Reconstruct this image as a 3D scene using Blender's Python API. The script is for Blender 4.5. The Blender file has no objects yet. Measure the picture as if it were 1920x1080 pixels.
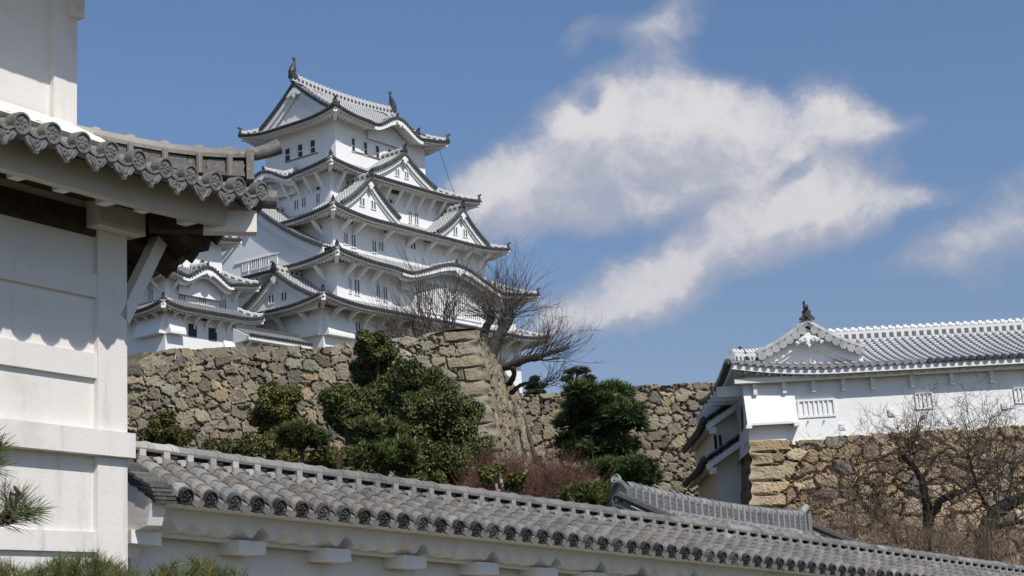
import bpy, math, random
import numpy as np
from mathutils import Vector, Matrix
rnd = random.Random(7); rng = np.random.default_rng(7)
S = bpy.context.scene
COL = S.collection
R = math.radians

# ------------------------------------------------------------------ camera
FPX, YH, ROLL = 3069.0, 1217.0, -0.055
PITCH = math.atan((YH-540)/FPX)
CAM = np.array([0, 0, 1.6])
fwd = np.array([0, math.cos(PITCH), math.sin(PITCH)])
_r0 = np.array([1., 0, 0]); _u0 = np.array([0, -math.sin(PITCH), math.cos(PITCH)])
cr, sr = math.cos(ROLL), math.sin(ROLL)
c_right = cr*_r0 + sr*_u0
c_up = cr*_u0 - sr*_r0
cam_d = bpy.data.cameras.new('camera'); cam = bpy.data.objects.new('camera', cam_d); COL.objects.link(cam)
cam_d.sensor_width = 36; cam_d.lens = FPX/1920*36; cam_d.clip_start = .1; cam_d.clip_end = 8000
M = Matrix(((c_right[0], c_up[0], -fwd[0], 0), (c_right[1], c_up[1], -fwd[1], 0), (c_right[2], c_up[2], -fwd[2], 1.6), (0, 0, 0, 1)))
cam.matrix_world = M
S.camera = cam

def ray(px, py): return fwd + c_right*(px-960)/FPX - c_up*(py-540)/FPX
def at(px, py, Y):
    d = ray(px, py); return CAM + d*(Y/d[1])
def onplane(px, py, P0, n):
    d = ray(px, py); return CAM + d*(((P0-CAM)@n)/(d@n))
def dirv(az): return np.array([math.sin(R(az)), math.cos(R(az)), 0.])
def proj(P):
    v = np.asarray(P, float)-CAM; z = v@fwd
    return 960+FPX*(v@c_right)/z, 540-FPX*(v@c_up)/z
Z = np.array([0, 0, 1.])

# ------------------------------------------------------------------ light, sky, exposure
SUN_AZ, SUN_EL = 146., 48.
sd = dirv(SUN_AZ)*math.cos(R(SUN_EL)) + Z*math.sin(R(SUN_EL))
sl = bpy.data.lights.new('sun', 'SUN'); sun = bpy.data.objects.new('sun', sl); COL.objects.link(sun)
sl.energy = 4.4; sl.angle = R(.55); sl.color = (1, .95, .87)
sun.rotation_euler = Vector(-sd).to_track_quat('-Z', 'Y').to_euler()
sun.location = (20, -20, 60)
S.view_settings.view_transform = 'Standard'; S.view_settings.look = 'None'
S.view_settings.exposure = -.06
S.cycles.max_bounces = 6; S.cycles.diffuse_bounces = 3; S.cycles.glossy_bounces = 2; S.cycles.transmission_bounces = 2; S.view_settings.gamma = 1

def nd(nt, t, **k):
    n = nt.nodes.new(t)
    for a, v in k.items():
        if a.startswith('i_'):
            key = a[2:]; key = int(key) if key.isdigit() else key.replace('_', ' ')
            s = n.inputs[key]
            if hasattr(v, 'is_output') or isinstance(v, bpy.types.NodeSocket): nt.links.new(v, s)
            else: s.default_value = v
        else: setattr(n, a, v)
    return n
def math_(nt, op, a, b=None, clamp=False):
    n = nd(nt, 'ShaderNodeMath', operation=op, use_clamp=clamp)
    for i, v in enumerate((a, b)):
        if v is None: continue
        if isinstance(v, (int, float)): n.inputs[i].default_value = v
        else: nt.links.new(v, n.inputs[i])
    return n.outputs[0]
def mixc(nt, f, a, b, mode='MIX'):
    n = nd(nt, 'ShaderNodeMix', data_type='RGBA', blend_type=mode)
    for s, v in ((n.inputs[0], f), (n.inputs[6], a), (n.inputs[7], b)):
        if isinstance(v, (int, float)): s.default_value = v
        elif isinstance(v, tuple): s.default_value = v if len(v) == 4 else (*v, 1)
        else: nt.links.new(v, s)
    return n.outputs[2]
def maprange(nt, v, a, b, c=0., d=1., smooth=True):
    n = nd(nt, 'ShaderNodeMapRange', interpolation_type='SMOOTHSTEP' if smooth else 'LINEAR')
    nt.links.new(v, n.inputs[0])
    for i, x in enumerate((a, b, c, d)): n.inputs[i+1].default_value = x
    return n.outputs[0]

def make_world():
    w = bpy.data.worlds.new('World'); S.world = w; w.use_nodes = True
    nt = w.node_tree; nt.nodes.clear()
    sky = nd(nt, 'ShaderNodeTexSky', sky_type='NISHITA', sun_disc=False, sun_elevation=R(SUN_EL), sun_rotation=R(SUN_AZ),
             altitude=50, air_density=1.0, dust_density=.7, ozone_density=2.0)
    tc = nd(nt, 'ShaderNodeTexCoord')
    sp = nd(nt, 'ShaderNodeSeparateXYZ', i_0=tc.outputs['Generated'])
    yy = math_(nt, 'MAXIMUM', sp.outputs[1], .02)
    a = math_(nt, 'DIVIDE', sp.outputs[0], yy); b = math_(nt, 'DIVIDE', sp.outputs[2], yy)
    P = nd(nt, 'ShaderNodeCombineXYZ', i_0=a, i_1=b).outputs[0]
    lowt = maprange(nt, b, .10, .40)
    skyc = mixc(nt, 1.0, sky.outputs[0], mixc(nt, lowt, (.745, .695, .75), (.825, .89, 1.0)), 'MULTIPLY')
    def noise(scale, detail, rough, vec=P, dist=0.):
        return nd(nt, 'ShaderNodeTexNoise', i_Vector=vec, i_Scale=scale, i_Detail=detail, i_Roughness=rough, i_Distortion=dist)
    wn = noise(14., 5., .6)
    wv = nd(nt, 'ShaderNodeVectorMath', operation='SUBTRACT', i_0=wn.outputs['Color'], i_1=(.5, .5, .5)).outputs[0]
    ws = nd(nt, 'ShaderNodeVectorMath', operation='SCALE', i_0=wv); ws.inputs['Scale'].default_value = .04
    Pw = nd(nt, 'ShaderNodeVectorMath', operation='ADD', i_0=P, i_1=ws.outputs[0]).outputs[0]
    # cloud lobes: (px, py, rx, ry, tilt, weight)
    lobes = [(1120, 215, 105, 75, 0, 1), (1230, 182, 120, 68, 0, 1), (1340, 205, 120, 66, 5, 1), (1440, 238, 120, 62, 0, .95), (1552, 210, 80, 70, -20, .85), (1630, 238, 95, 42, 5, .8),
             (1050, 300, 120, 85, -20, .95), (1180, 305, 160, 105, 0, .95), (1320, 300, 150, 85, 0, .85), (945, 380, 115, 78, -15, .9), (1060, 392, 140, 55, -10, .75), (1480, 275, 130, 60, 0, .85), (1240, 385, 150, 42, -15, .6),
             (1540, 345, 90, 52, 0, .95), (1610, 388, 115, 55, -5, .85), (1710, 385, 90, 26, -15, .6), (1490, 412, 125, 66, -20, .85), (1370, 468, 140, 66, -25, .85), (1250, 515, 140, 64, -22, .85), (1140, 555, 120, 58, -15, .85), (1065, 588, 85, 34, -10, .7),
             (1470, 335, 130, 70, -10, .75), (1410, 390, 130, 60, -20, .7), (1330, 350, 150, 60, 0, .6), (905, 340, 70, 50, -30, .6), (1245, 60, 110, 56, -40, .6), (1140, 70, 100, 30, -10, .5), (1890, 430, 130, 85, -30, .6), (1760, 470, 130, 40, -10, .46), (1640, 310, 90, 40, 0, .4), ]
    coarse = [(1120, 230, 150, 105, 0, 1), (1340, 225, 170, 90, 5, 1), (1570, 228, 130, 70, -5, .9), (1180, 320, 230, 110, 0, .95), (960, 380, 130, 85, -15, .9), (1560, 370, 150, 70, -5, .9), (1400, 455, 190, 75, -24, .9), (1160, 550, 180, 60, -16, .85)]
    holes = [(1100, 180, 26, 22, 0, .45), (1475, 318, 60, 18, -25, .35), (1210, 430, 150, 26, -18, .5)]
    def field(Pv, lobes=lobes, holes=holes):
        tot = None
        for px, py, rx, ry, tilt, wt in lobes+[(a_, b_, c_, d_, e_, -f_) for a_, b_, c_, d_, e_, f_ in holes]:
            d = ray(px, py); ca, cb = d[0]/d[1], d[2]/d[1]
            mp = nd(nt, 'ShaderNodeMapping', vector_type='TEXTURE', i_Vector=Pv)
            mp.inputs['Location'].default_value = (ca, cb, 0)
            mp.inputs['Rotation'].default_value = (0, 0, R(-tilt)+.055)
            mp.inputs['Scale'].default_value = (rx/FPX*1.45, ry/FPX*1.45, 1)
            ln = nd(nt, 'ShaderNodeVectorMath', operation='LENGTH', i_0=mp.outputs[0])
            v = maprange(nt, ln.outputs['Value'], 1.15, .15, 0, abs(wt))
            if tot is None: tot = v
            elif wt > 0: tot = math_(nt, 'ADD', tot, math_(nt, 'MULTIPLY', v, math_(nt, 'SUBTRACT', 1., math_(nt, 'MINIMUM', tot, 1.))))
            else: tot = math_(nt, 'MULTIPLY', tot, math_(nt, 'SUBTRACT', 1., v))
        return tot
    tot = field(Pw)
    Pu = nd(nt, 'ShaderNodeVectorMath', operation='ADD', i_0=Pw, i_1=(.006, .028, 0)).outputs[0]
    def full_d(tv, Pv):
        n2 = noise(17., 12., .66, Pv); n3 = noise(6., 4., .5, Pv)
        d = math_(nt, 'ADD', tv, math_(nt, 'MULTIPLY', math_(nt, 'SUBTRACT', n2.outputs[0], .5), 1.35))
        return math_(nt, 'ADD', d, math_(nt, 'MULTIPLY', math_(nt, 'SUBTRACT', n3.outputs[0], .5), .35))
    dens = full_d(tot, Pw); densu = full_d(field(Pu, coarse, []), Pu)
    alpha = maprange(nt, dens, .02, .98, 0, .9)
    alpha = math_(nt, 'MULTIPLY', alpha, maprange(nt, tot, .03, .25, 0, 1))
    edge = maprange(nt, math_(nt, 'SUBTRACT', dens, densu), -.25, .45, 0, 1)
    up = maprange(nt, math_(nt, 'SUBTRACT', b, math_(nt, 'MULTIPLY', a, -.05)), .20, .36)
    litf = math_(nt, 'MULTIPLY', maprange(nt, dens, .35, 1.1), math_(nt, 'ADD', math_(nt, 'MULTIPLY', edge, .75), math_(nt, 'MULTIPLY', up, .25)))
    ccol = mixc(nt, litf, (3.5, 3.75, 4.6), (7.0, 6.75, 6.75))
    full = mixc(nt, alpha, skyc, ccol)
    bg = nd(nt, 'ShaderNodeBackground', i_Color=full, i_Strength=.115)
    out = nd(nt, 'ShaderNodeOutputWorld', i_Surface=bg.outputs[0])
make_world()

# ------------------------------------------------------------------ mesh builder
ORG = {}
class MB:
    def __init__(s): s.v = []; s.q = []; s.t = []; s.uv = []; s.c = []; s.mq = []; s.mt = []; s.n = 0
    def add(s, V, Q=None, T=None, uv=None, col=None, mi=0):
        V = np.asarray(V, float).reshape(-1, 3); k = len(V)
        s.v.append(V)
        if Q is not None and len(Q): Q = np.asarray(Q, int)+s.n; s.q.append(Q); s.mq.append(np.full(len(Q), mi))
        if T is not None and len(T): T = np.asarray(T, int)+s.n; s.t.append(T); s.mt.append(np.full(len(T), mi))
        s.uv.append(np.zeros((k, 2)) if uv is None else np.asarray(uv, float).reshape(-1, 2))
        if col is None: col = (1., 1., 1.)
        col = np.asarray(col, float)
        s.c.append(np.tile(col, (k, 1)) if col.ndim == 1 else col.reshape(-1, 3))
        s.n += k; return s
    def grid(s, P, uv=None, col=None, flip=False, mi=0):
        a, b = P.shape[:2]
        i = np.arange(a*b).reshape(a, b)
        Q = np.stack([i[:-1, :-1], i[1:, :-1], i[1:, 1:], i[:-1, 1:]], -1).reshape(-1, 4)
        if flip: Q = Q[:, ::-1]
        return s.add(P.reshape(-1, 3), Q, uv=uv, col=None if col is None else np.asarray(col), mi=mi)
    def box(s, c, hx, hy, hz, col=None, mi=0):
        c, hx, hy, hz = (np.asarray(x, float) for x in (c, hx, hy, hz))
        V = [c+i*hx+j*hy+k*hz for k in (-1, 1) for j in (-1, 1) for i in (-1, 1)]
        Q = [(0, 2, 3, 1), (4, 5, 7, 6), (0, 1, 5, 4), (2, 6, 7, 3), (0, 4, 6, 2), (1, 3, 7, 5)]
        return s.add(V, Q, col=col, mi=mi)
    def bar(s, p, q, w, h, up=Z, col=None, mi=0):
        p = np.asarray(p, float); q = np.asarray(q, float); d = q-p; L = np.linalg.norm(d); d = d/L
        sx = np.cross(d, up); sx /= np.linalg.norm(sx); u = np.cross(sx, d)
        return s.box((p+q)/2, d*L/2, sx*w/2, u*h/2, col=col, mi=mi)
    def tube(s, pts, rad, n=6, col=None, cap=True, mi=0):
        pts = np.asarray(pts, float); m = len(pts); rad = np.broadcast_to(rad, (m,))
        d = np.gradient(pts, axis=0); d /= np.linalg.norm(d, axis=1)[:, None]+1e-9
        ref = Z if abs(d[0]@Z) < .9 else np.array([1., 0, 0])
        P = np.zeros((m, n, 3)); x = np.cross(d[0], ref); x /= np.linalg.norm(x)
        an = np.linspace(0, 2*np.pi, n, endpoint=False)
        for i in range(m):
            x = x-d[i]*(x@d[i]); x /= np.linalg.norm(x)+1e-9; y = np.cross(d[i], x)
            P[i] = pts[i]+rad[i]*(np.cos(an)[:, None]*x+np.sin(an)[:, None]*y)
        i = np.arange(m*n).reshape(m, n); j = np.roll(i, -1, 1)
        Q = np.stack([i[:-1], j[:-1], j[1:], i[1:]], -1).reshape(-1, 4)
        V = P.reshape(-1, 3); T = []
        if cap:
            V = np.vstack([V, pts[:1], pts[-1:]]); a, b = m*n, m*n+1
            T = [(a, j[0, k], i[0, k]) for k in range(n)]+[(b, i[-1, k], j[-1, k]) for k in range(n)]
        ln = np.repeat(np.r_[0, np.cumsum(np.linalg.norm(np.diff(pts, axis=0), axis=1))], n)
        uv = np.stack([ln, np.tile(an/(2*np.pi), m)], 1)
        if cap: uv = np.vstack([uv, uv[:1], uv[-1:]])
        return s.add(V, Q, T, uv=uv, col=col, mi=mi)
    def prism(s, poly, O, ex, ey, ez, depth, col=None, mi=0):   # poly 2D (n,2), extruded along ez
        poly = np.asarray(poly, float); n = len(poly)
        A = O+poly[:, :1]*ex+poly[:, 1:]*ey; B = A+ez*depth
        cA = A.mean(0); cB = B.mean(0)
        V = np.vstack([A, B, cA, cB]); i = np.arange(n); j = (i+1) % n
        Q = np.stack([i, j, j+n, i+n], 1)
        T = np.vstack([np.stack([np.full(n, 2*n), j, i], 1), np.stack([np.full(n, 2*n+1), i+n, j+n], 1)])
        return s.add(V, Q, T, col=col, mi=mi)
    def strip(s, A, B, depthvec, col=None, mi=0):   # thick ribbon between two polylines, thickness along depthvec
        A = np.asarray(A, float); B = np.asarray(B, float); d = np.asarray(depthvec, float)
        P = np.stack([A, B, B+d, A+d, A], 1)
        s.grid(P, col=col, mi=mi)
        for k in (0, -1):
            s.add([A[k], B[k], B[k]+d, A[k]+d], [(0, 1, 2, 3)], col=col, mi=mi)
        return s
    def build(s, name, mats, parent=None, smooth=False, org=None):
        if not isinstance(mats, (list, tuple)): mats = [mats]
        V = np.vstack(s.v)
        if parent is not None: o0 = ORG[parent.name]
        elif org is not None: o0 = np.asarray(org, float)
        else: o0 = np.array([V[:, 0].mean(), V[:, 1].mean(), V[:, 2].min()])
        V = V-o0
        Q = np.vstack(s.q) if s.q else np.zeros((0, 4), int); T = np.vstack(s.t) if s.t else np.zeros((0, 3), int)
        mi = np.concatenate(s.mq+s.mt)
        me = bpy.data.meshes.new(name)
        me.vertices.add(len(V)); me.vertices.foreach_set('co', V.astype(np.float32).ravel())
        loops = np.concatenate([Q.ravel(), T.ravel()]).astype(np.int32)
        me.loops.add(len(loops)); me.loops.foreach_set('vertex_index', loops)
        nf = len(Q)+len(T); me.polygons.add(nf)
        starts = np.concatenate([np.arange(len(Q))*4, len(Q)*4+np.arange(len(T))*3]).astype(np.int32)
        me.polygons.foreach_set('loop_start', starts)
        if len(mats) > 1: me.polygons.foreach_set('material_index', mi.astype(np.int32))
        uvl = me.uv_layers.new(name='UVMap'); UV = np.vstack(s.uv)
        uvl.data.foreach_set('uv', UV[loops].astype(np.float32).ravel())
        ca = me.color_attributes.new('Col', 'FLOAT_COLOR', 'POINT'); C = np.vstack(s.c)
        ca.data.foreach_set('color', np.hstack([C, np.ones((len(C), 1))]).astype(np.float32).ravel())
        me.update(calc_edges=True)
        me.polygons.foreach_set('use_smooth', np.full(nf, bool(smooth)))
        for m in mats: me.materials.append(m)
        o = bpy.data.objects.new(name, me); COL.objects.link(o)
        if parent is not None: o.parent = parent
        else: o.location = o0
        ORG[o.name] = o0
        return o
def tag(o, label=None, cat=None, group=None, kind=None):
    if label: o['label'] = label
    if cat: o['category'] = cat
    if group: o['group'] = group
    if kind: o['kind'] = kind
    return o
def thing(name, org, label, cat, group=None):
    o = bpy.data.objects.new(name, None); COL.objects.link(o); o.location = org; o.empty_display_size = .3
    ORG[o.name] = np.asarray(org, float)
    return tag(o, label, cat, group)

# ------------------------------------------------------------------ materials
def mat(name):
    m = bpy.data.materials.new(name); m.use_nodes = True; nt = m.node_tree; nt.nodes.clear()
    out = nd(nt, 'ShaderNodeOutputMaterial'); b = nd(nt, 'ShaderNodeBsdfPrincipled')
    nt.links.new(b.outputs[0], out.inputs[0]); return m, nt, b
def posn(nt): return nd(nt, 'ShaderNodeNewGeometry').outputs['Position']
def noise(nt, scale, detail=4., rough=.55, vec=None):
    return nd(nt, 'ShaderNodeTexNoise', i_Vector=vec if vec is not None else posn(nt), i_Scale=scale, i_Detail=detail, i_Roughness=rough).outputs[0]
def bump(nt, b, h, dist, strength=1.):
    n = nd(nt, 'ShaderNodeBump', i_Height=h, i_Distance=dist, i_Strength=strength); nt.links.new(n.outputs[0], b.inputs['Normal'])
def plaster(name, base, dirt, amt=.5, s=1., streak=True):
    m, nt, b = mat(name); p = posn(nt)
    n1 = noise(nt, .9*s, 6, .65, p)
    mp = nd(nt, 'ShaderNodeMapping', i_Vector=p); mp.inputs['Scale'].default_value = (3*s, 3*s, .35*s)
    n2 = noise(nt, 1.3, 6, .7, mp.outputs[0])
    f = math_(nt, 'MULTIPLY', maprange(nt, n1, .5, .8), amt)
    c = mixc(nt, f, base, dirt)
    if streak: c = mixc(nt, math_(nt, 'MULTIPLY', maprange(nt, n2, .52, .78), amt*.9), c, dirt)
    n3 = noise(nt, 40*s, 3, .6, p)
    c = mixc(nt, math_(nt, 'MULTIPLY', maprange(nt, n3, .35, .7), .05), c, (.55, .53, .5))
    nt.links.new(c, b.inputs['Base Color']); b.inputs['Roughness'].default_value = .85
    bump(nt, b, noise(nt, 25*s, 5, .6, p), .006/s, .5)
    return m
M_white = plaster('plaster_white', (.80, .80, .795), (.55, .55, .545), .4, .5)
M_keepwall = plaster('plaster_castle', (.80, .80, .80), (.60, .60, .60), .38, .22)
M_cream = plaster('plaster_gate', (.73, .70, .665), (.45, .41, .36), .7, 1.1)
M_board = plaster('eave_board_shaded', (.52, .47, .40), (.34, .28, .21), .6, 1.1)  # white plaster darkened: the shade under the eave is put into its colour
M_wallp = plaster('plaster_low_wall', (.74, .71, .67), (.48, .45, .42), .45, 1.2)
M_soffit = plaster('plaster_soffit', (.74, .72, .685), (.52, .49, .45), .5, .5)
def simple(name, c, rough=.7, nscale=None, c2=None, spec=.4, bumpd=0):
    m, nt, b = mat(name)
    if nscale:
        f = maprange(nt, noise(nt, nscale, 5, .6), .35, .7); nt.links.new(mixc(nt, f, c, c2), b.inputs['Base Color'])
        if bumpd: bump(nt, b, noise(nt, nscale*2, 5, .6), bumpd)
    else: b.inputs['Base Color'].default_value = (*c, 1)
    b.inputs['Roughness'].default_value = rough; b.inputs['Specular IOR Level'].default_value = spec
    return m
M_dark = simple('window_dark', (.035, .035, .038), .6)
M_shade = simple('slit_grey', (.075, .077, .083), .8)
M_slot = simple('slot_grey', (.09, .09, .095), .8)
M_orn = simple('dark_tile_ornament', (.035, .036, .04), .5, 6, (.075, .077, .082))
M_disc_dark = simple('eave_disc_dark', (.045, .046, .05), .6, 5, (.11, .11, .115))
M_disc_light = simple('eave_disc_light', (.42, .42, .415), .7, 4, (.28, .28, .285))
M_wood_brown = simple('wood_and_shade_brown', (.05, .036, .025), .8, 9, (.085, .063, .045), .2, .004)  # real wood, and the painted shade under the gate eave
M_brown = simple('brown_lattice', (.16, .11, .07), .8, 9, (.22, .16, .1))
M_black = simple('blackened_tile_end', (.018, .018, .02), .7, 30, (.05, .049, .047), .25, .003)
M_gold = simple('bell_window_frame', (.07, .055, .035), .55, 5, (.13, .1, .06))
def attr_col(nt): return nd(nt, 'ShaderNodeVertexColor', layer_name='Col').outputs[0]
def uvs(nt):
    u = nd(nt, 'ShaderNodeUVMap', uv_map='UVMap'); sp = nd(nt, 'ShaderNodeSeparateXYZ', i_0=u.outputs[0]); return sp.outputs[0], sp.outputs[1]
def band(nt, f, a, b, soft=.04):   # 1 inside [a,b] of fractional coordinate
    return math_(nt, 'MULTIPLY', maprange(nt, f, a-soft, a+soft), maprange(nt, f, b-soft, b+soft, 1, 0))
def tile_mat(name, roll, chan, joint, jr=.38, jc=.45, dirty=.3):
    m, nt, b = mat(name); u, v = uvs(nt)
    fu = math_(nt, 'FRACT', u); fv = math_(nt, 'FRACT', v)
    isroll = band(nt, fu, .2, .8, .02)
    jroll = math_(nt, 'MULTIPLY', band(nt, fv, .05, .05+jr), .9)
    jchan = band(nt, fv, .3, .3+jc)
    p = posn(nt)
    n = noise(nt, 1.2, 5, .6, p)
    nj = maprange(nt, noise(nt, .6, 4, .6, p), .3, .7, .55, 1.)
    cr_ = mixc(nt, math_(nt, 'MULTIPLY', jroll, nj), roll, joint); cc = mixc(nt, math_(nt, 'MULTIPLY', jchan, nj), chan, joint)
    c = mixc(nt, isroll, cc, cr_)
    c = mixc(nt, math_(nt, 'MULTIPLY', maprange(nt, n, .5, .75), dirty), c, (.22, .22, .22))
    nt.links.new(c, b.inputs['Base Color']); b.inputs['Roughness'].default_value = .7
    return m
M_tile = tile_mat('castle_roof_tile', (.25, .255, .26), (.11, .113, .12), (.64, .64, .635))
M_tile_w = tile_mat('whitened_roof_tile', (.32, .325, .33), (.11, .113, .12), (.70, .70, .69), .42, .48, .2)
M_tile_d = tile_mat('dark_roof_tile', (.15, .152, .158), (.07, .072, .076), (.34, .34, .34), .3, .3, .3)
def ridge_mat(name, post, gap, pf=.42):
    m, nt, b = mat(name); u, v = uvs(nt)
    fu = math_(nt, 'FRACT', u)
    g = math_(nt, 'MULTIPLY', band(nt, fu, pf/2, 1-pf/2, .04), band(nt, v, .22, .74, .05))
    nt.links.new(mixc(nt, g, post, gap), b.inputs['Base Color']); b.inputs['Roughness'].default_value = .7
    return m
M_ridge = ridge_mat('castle_ridge_tile', (.52, .52, .515), (.055, .056, .06))
M_ridge_w = ridge_mat('whitened_ridge_tile', (.64, .64, .635), (.11, .11, .12))
def tile_old(name, tintdark=.0, rgh=.75):
    m, nt, b = mat(name); p = posn(nt); base = attr_col(nt)
    n1 = maprange(nt, noise(nt, 7, 7, .7, p), .52, .72)
    n2 = maprange(nt, noise(nt, 30, 5, .65, p), .5, .75)
    n3 = maprange(nt, noise(nt, 2.2, 5, .6, p), .45, .75)
    c = mixc(nt, math_(nt, 'MULTIPLY', n3, .4), base, (.085, .078, .07))
    c = mixc(nt, math_(nt, 'MULTIPLY', n1, .4), c, (.30, .29, .265))
    c = mixc(nt, math_(nt, 'MULTIPLY', n2, .42), c, (.42, .40, .36))
    n4 = maprange(nt, noise(nt, 13, 6, .7, p), .56, .74); c = mixc(nt, math_(nt, 'MULTIPLY', n4, .45), c, (.06, .056, .05))
    nt.links.new(c, b.inputs['Base Color']); b.inputs['Roughness'].default_value = rgh
    bump(nt, b, noise(nt, 60, 6, .7, p), .004)
    return m
M_oldtile = tile_old('weathered_grey_tile')
def attr_mat(name, rough=.8, nscale=3., amt=.3, dark=(.05, .045, .04), bd=.0, bs=8., spec=.3, nscale2=None, c2=None, amt2=.3):
    m, nt, b = mat(name); p = posn(nt); c = attr_col(nt)
    f = math_(nt, 'MULTIPLY', maprange(nt, noise(nt, nscale, 7, .68, p), .4, .75), amt); c = mixc(nt, f, c, dark)
    if nscale2: c = mixc(nt, math_(nt, 'MULTIPLY', maprange(nt, noise(nt, nscale2, 6, .65, p), .5, .72), amt2), c, c2)
    nt.links.new(c, b.inputs['Base Color']); b.inputs['Roughness'].default_value = rough; b.inputs['Specular IOR Level'].default_value = spec
    if bd: bump(nt, b, noise(nt, bs, 8, .7, p), bd)
    return m
M_stone = attr_mat('rampart_stone', .9, 5.5, .42, (.085, .075, .062), .018, 9., .2, 2.2, (.33, .31, .25), .28)
M_bark = attr_mat('bark', .9, 6, .5, (.02, .017, .014), .02, 14)
def leaf_mat(name, tr=.25, rough=.45, spec=.35):
    m, nt, b = mat(name); c = attr_col(nt)
    nt.links.new(c, b.inputs['Base Color']); b.inputs['Roughness'].default_value = rough; b.inputs['Specular IOR Level'].default_value = spec
    t = nd(nt, 'ShaderNodeBsdfTranslucent', i_Color=c); mx = nd(nt, 'ShaderNodeMixShader', i_0=tr)
    nt.links.new(b.outputs[0], mx.inputs[1]); nt.links.new(t.outputs[0], mx.inputs[2])
    nt.links.new(mx.outputs[0], [n for n in nt.nodes if n.type == 'OUTPUT_MATERIAL'][0].inputs[0]); return m
M_leaf = leaf_mat('leaf', .2); M_needle = leaf_mat('needle', .15, .5); M_twig = attr_mat('twig', .85, 3, .2)
M_ground = simple('earth', (.075, .06, .038), .95, .8, (.045, .05, .022), .1, .05)

# ------------------------------------------------------------------ roof kit for the far buildings
OFFS = np.array([0, .19, .27, .5, .73, .81]); HS = np.array([0, 0, .75, 1, .75, 0])
def tiled(mb, f, u0, u1, pitch, v1, nv, r=.1, course=.3, mi=0):
    n = max(1, round((u1-u0)/pitch)); p = (u1-u0)/n
    us = np.append((np.arange(n)[:, None]+OFFS).ravel(), n)*p+u0
    hs = np.append(np.tile(HS, n), 0)*r
    V = np.asarray(v1(us))[:, None]*np.linspace(0, 1, nv); U = np.repeat(us[:, None], nv, 1)
    P = f(U, V); P[..., 2] += hs[:, None]
    mb.grid(P, uv=np.stack([(U-u0)/p, V/course], -1), mi=mi)
    return u0+(np.arange(n)+.5)*p
def discs(mb, f, cs, v1, r=.13, n=8, out=.1, mi=0, col=None):
    for c in cs:
        if v1(np.array([c]))[0] < .25: continue
        p = f(np.array([c]), np.array([0.]))[0]; q = f(np.array([c]), np.array([.25]))[0]
        d = p-q; d /= np.linalg.norm(d); p = p+Z*r*.35
        mb.tube([p-d*.05, p+d*out], r, n, mi=mi, col=col)
class Fr:
    def __init__(s, C, az): s.C = np.array([C[0], C[1], 0.]); s.s = dirv(az); s.w = dirv(az-90)
    def __call__(s, a, b, z): return s.C+a*s.s+b*s.w+np.asarray(z)*Z
    def side(s, k): return {'S': (s.s, -s.w), 'N': (-s.s, s.w), 'W': (-s.w, -s.s), 'E': (s.w, s.s)}[k]
def karaz(x): return np.where(abs(x) < 1, .5*(1+np.cos(np.pi*np.clip(x, -1, 1))), 0)
def ridge_bar(mb, pts, w, h, per=.55, roll=True):
    pts = np.asarray(pts, float); d = np.gradient(pts, axis=0); sx = np.cross(d, Z); sx /= np.linalg.norm(sx, axis=1)[:, None]
    L = np.r_[0, np.cumsum(np.linalg.norm(np.diff(pts, axis=0), axis=1))]
    for sg in (-1, 1):
        P = np.stack([pts+sx*w/2*sg-Z*.15, pts+sx*w/2*sg+Z*h], 1)
        mb.grid(P, uv=np.stack([np.stack([L, L], 1)/per, np.tile([0., 1.], (len(L), 1))], -1))
    P = np.stack([pts-sx*w/2+Z*h, pts+sx*w/2+Z*h], 1); mb.grid(P, uv=np.zeros((len(L), 2, 2)))
    for k in (0, -1):
        mb.add([pts[k]-sx[k]*w/2-Z*.15, pts[k]+sx[k]*w/2-Z*.15, pts[k]+sx[k]*w/2+Z*h, pts[k]-sx[k]*w/2+Z*h], [(0, 1, 2, 3)])
    if roll:
        n0 = mb.n; mb.tube(pts+Z*(h+w*.12), w*.34, 6)
        mb.uv[-1][:] = 0
        for t in np.arange(per/2, L[-1], per):
            q = np.array([np.interp(t, L, pts[:, k]) for k in range(3)])+Z*(h+w*.2)
            dd = d[min(len(d)-1, np.searchsorted(L, t))]; dd = dd/np.linalg.norm(dd)*.06
            mb.tube([q-dd, q+dd], w*.45, 6); mb.uv[-1][:] = 0
def oni(mb, P, d, sz):   # ridge end tile: shield, side scrolls, top roll tilted up
    d = np.asarray(d, float); h = d.copy(); h[2] = 0; h /= np.linalg.norm(h); e = np.cross(h, Z)
    poly = np.array([(-.55, 0), (.55, 0), (.62, .25), (.4, .5), (.42, .85), (.2, 1.05), (0, 1.15), (-.2, 1.05), (-.42, .85), (-.4, .5), (-.62, .25)])*sz
    mb.prism(poly, P-h*sz*.15, e, Z, h, sz*.35)
    mb.tube([P-h*sz*.2+Z*sz*1.0, P+h*sz*.25+Z*sz*1.12, P+h*sz*.5+Z*sz*1.32], sz*.2, 7)
    mb.tube([P+h*sz*.15+Z*sz*.45, P+h*sz*.35+Z*sz*.45], sz*.26, 8)
    for k in (-1, 1): mb.tube([P+e*k*sz*.6, P+e*k*sz*.72+Z*sz*.2], [sz*.2, sz*.08], 6)
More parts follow.
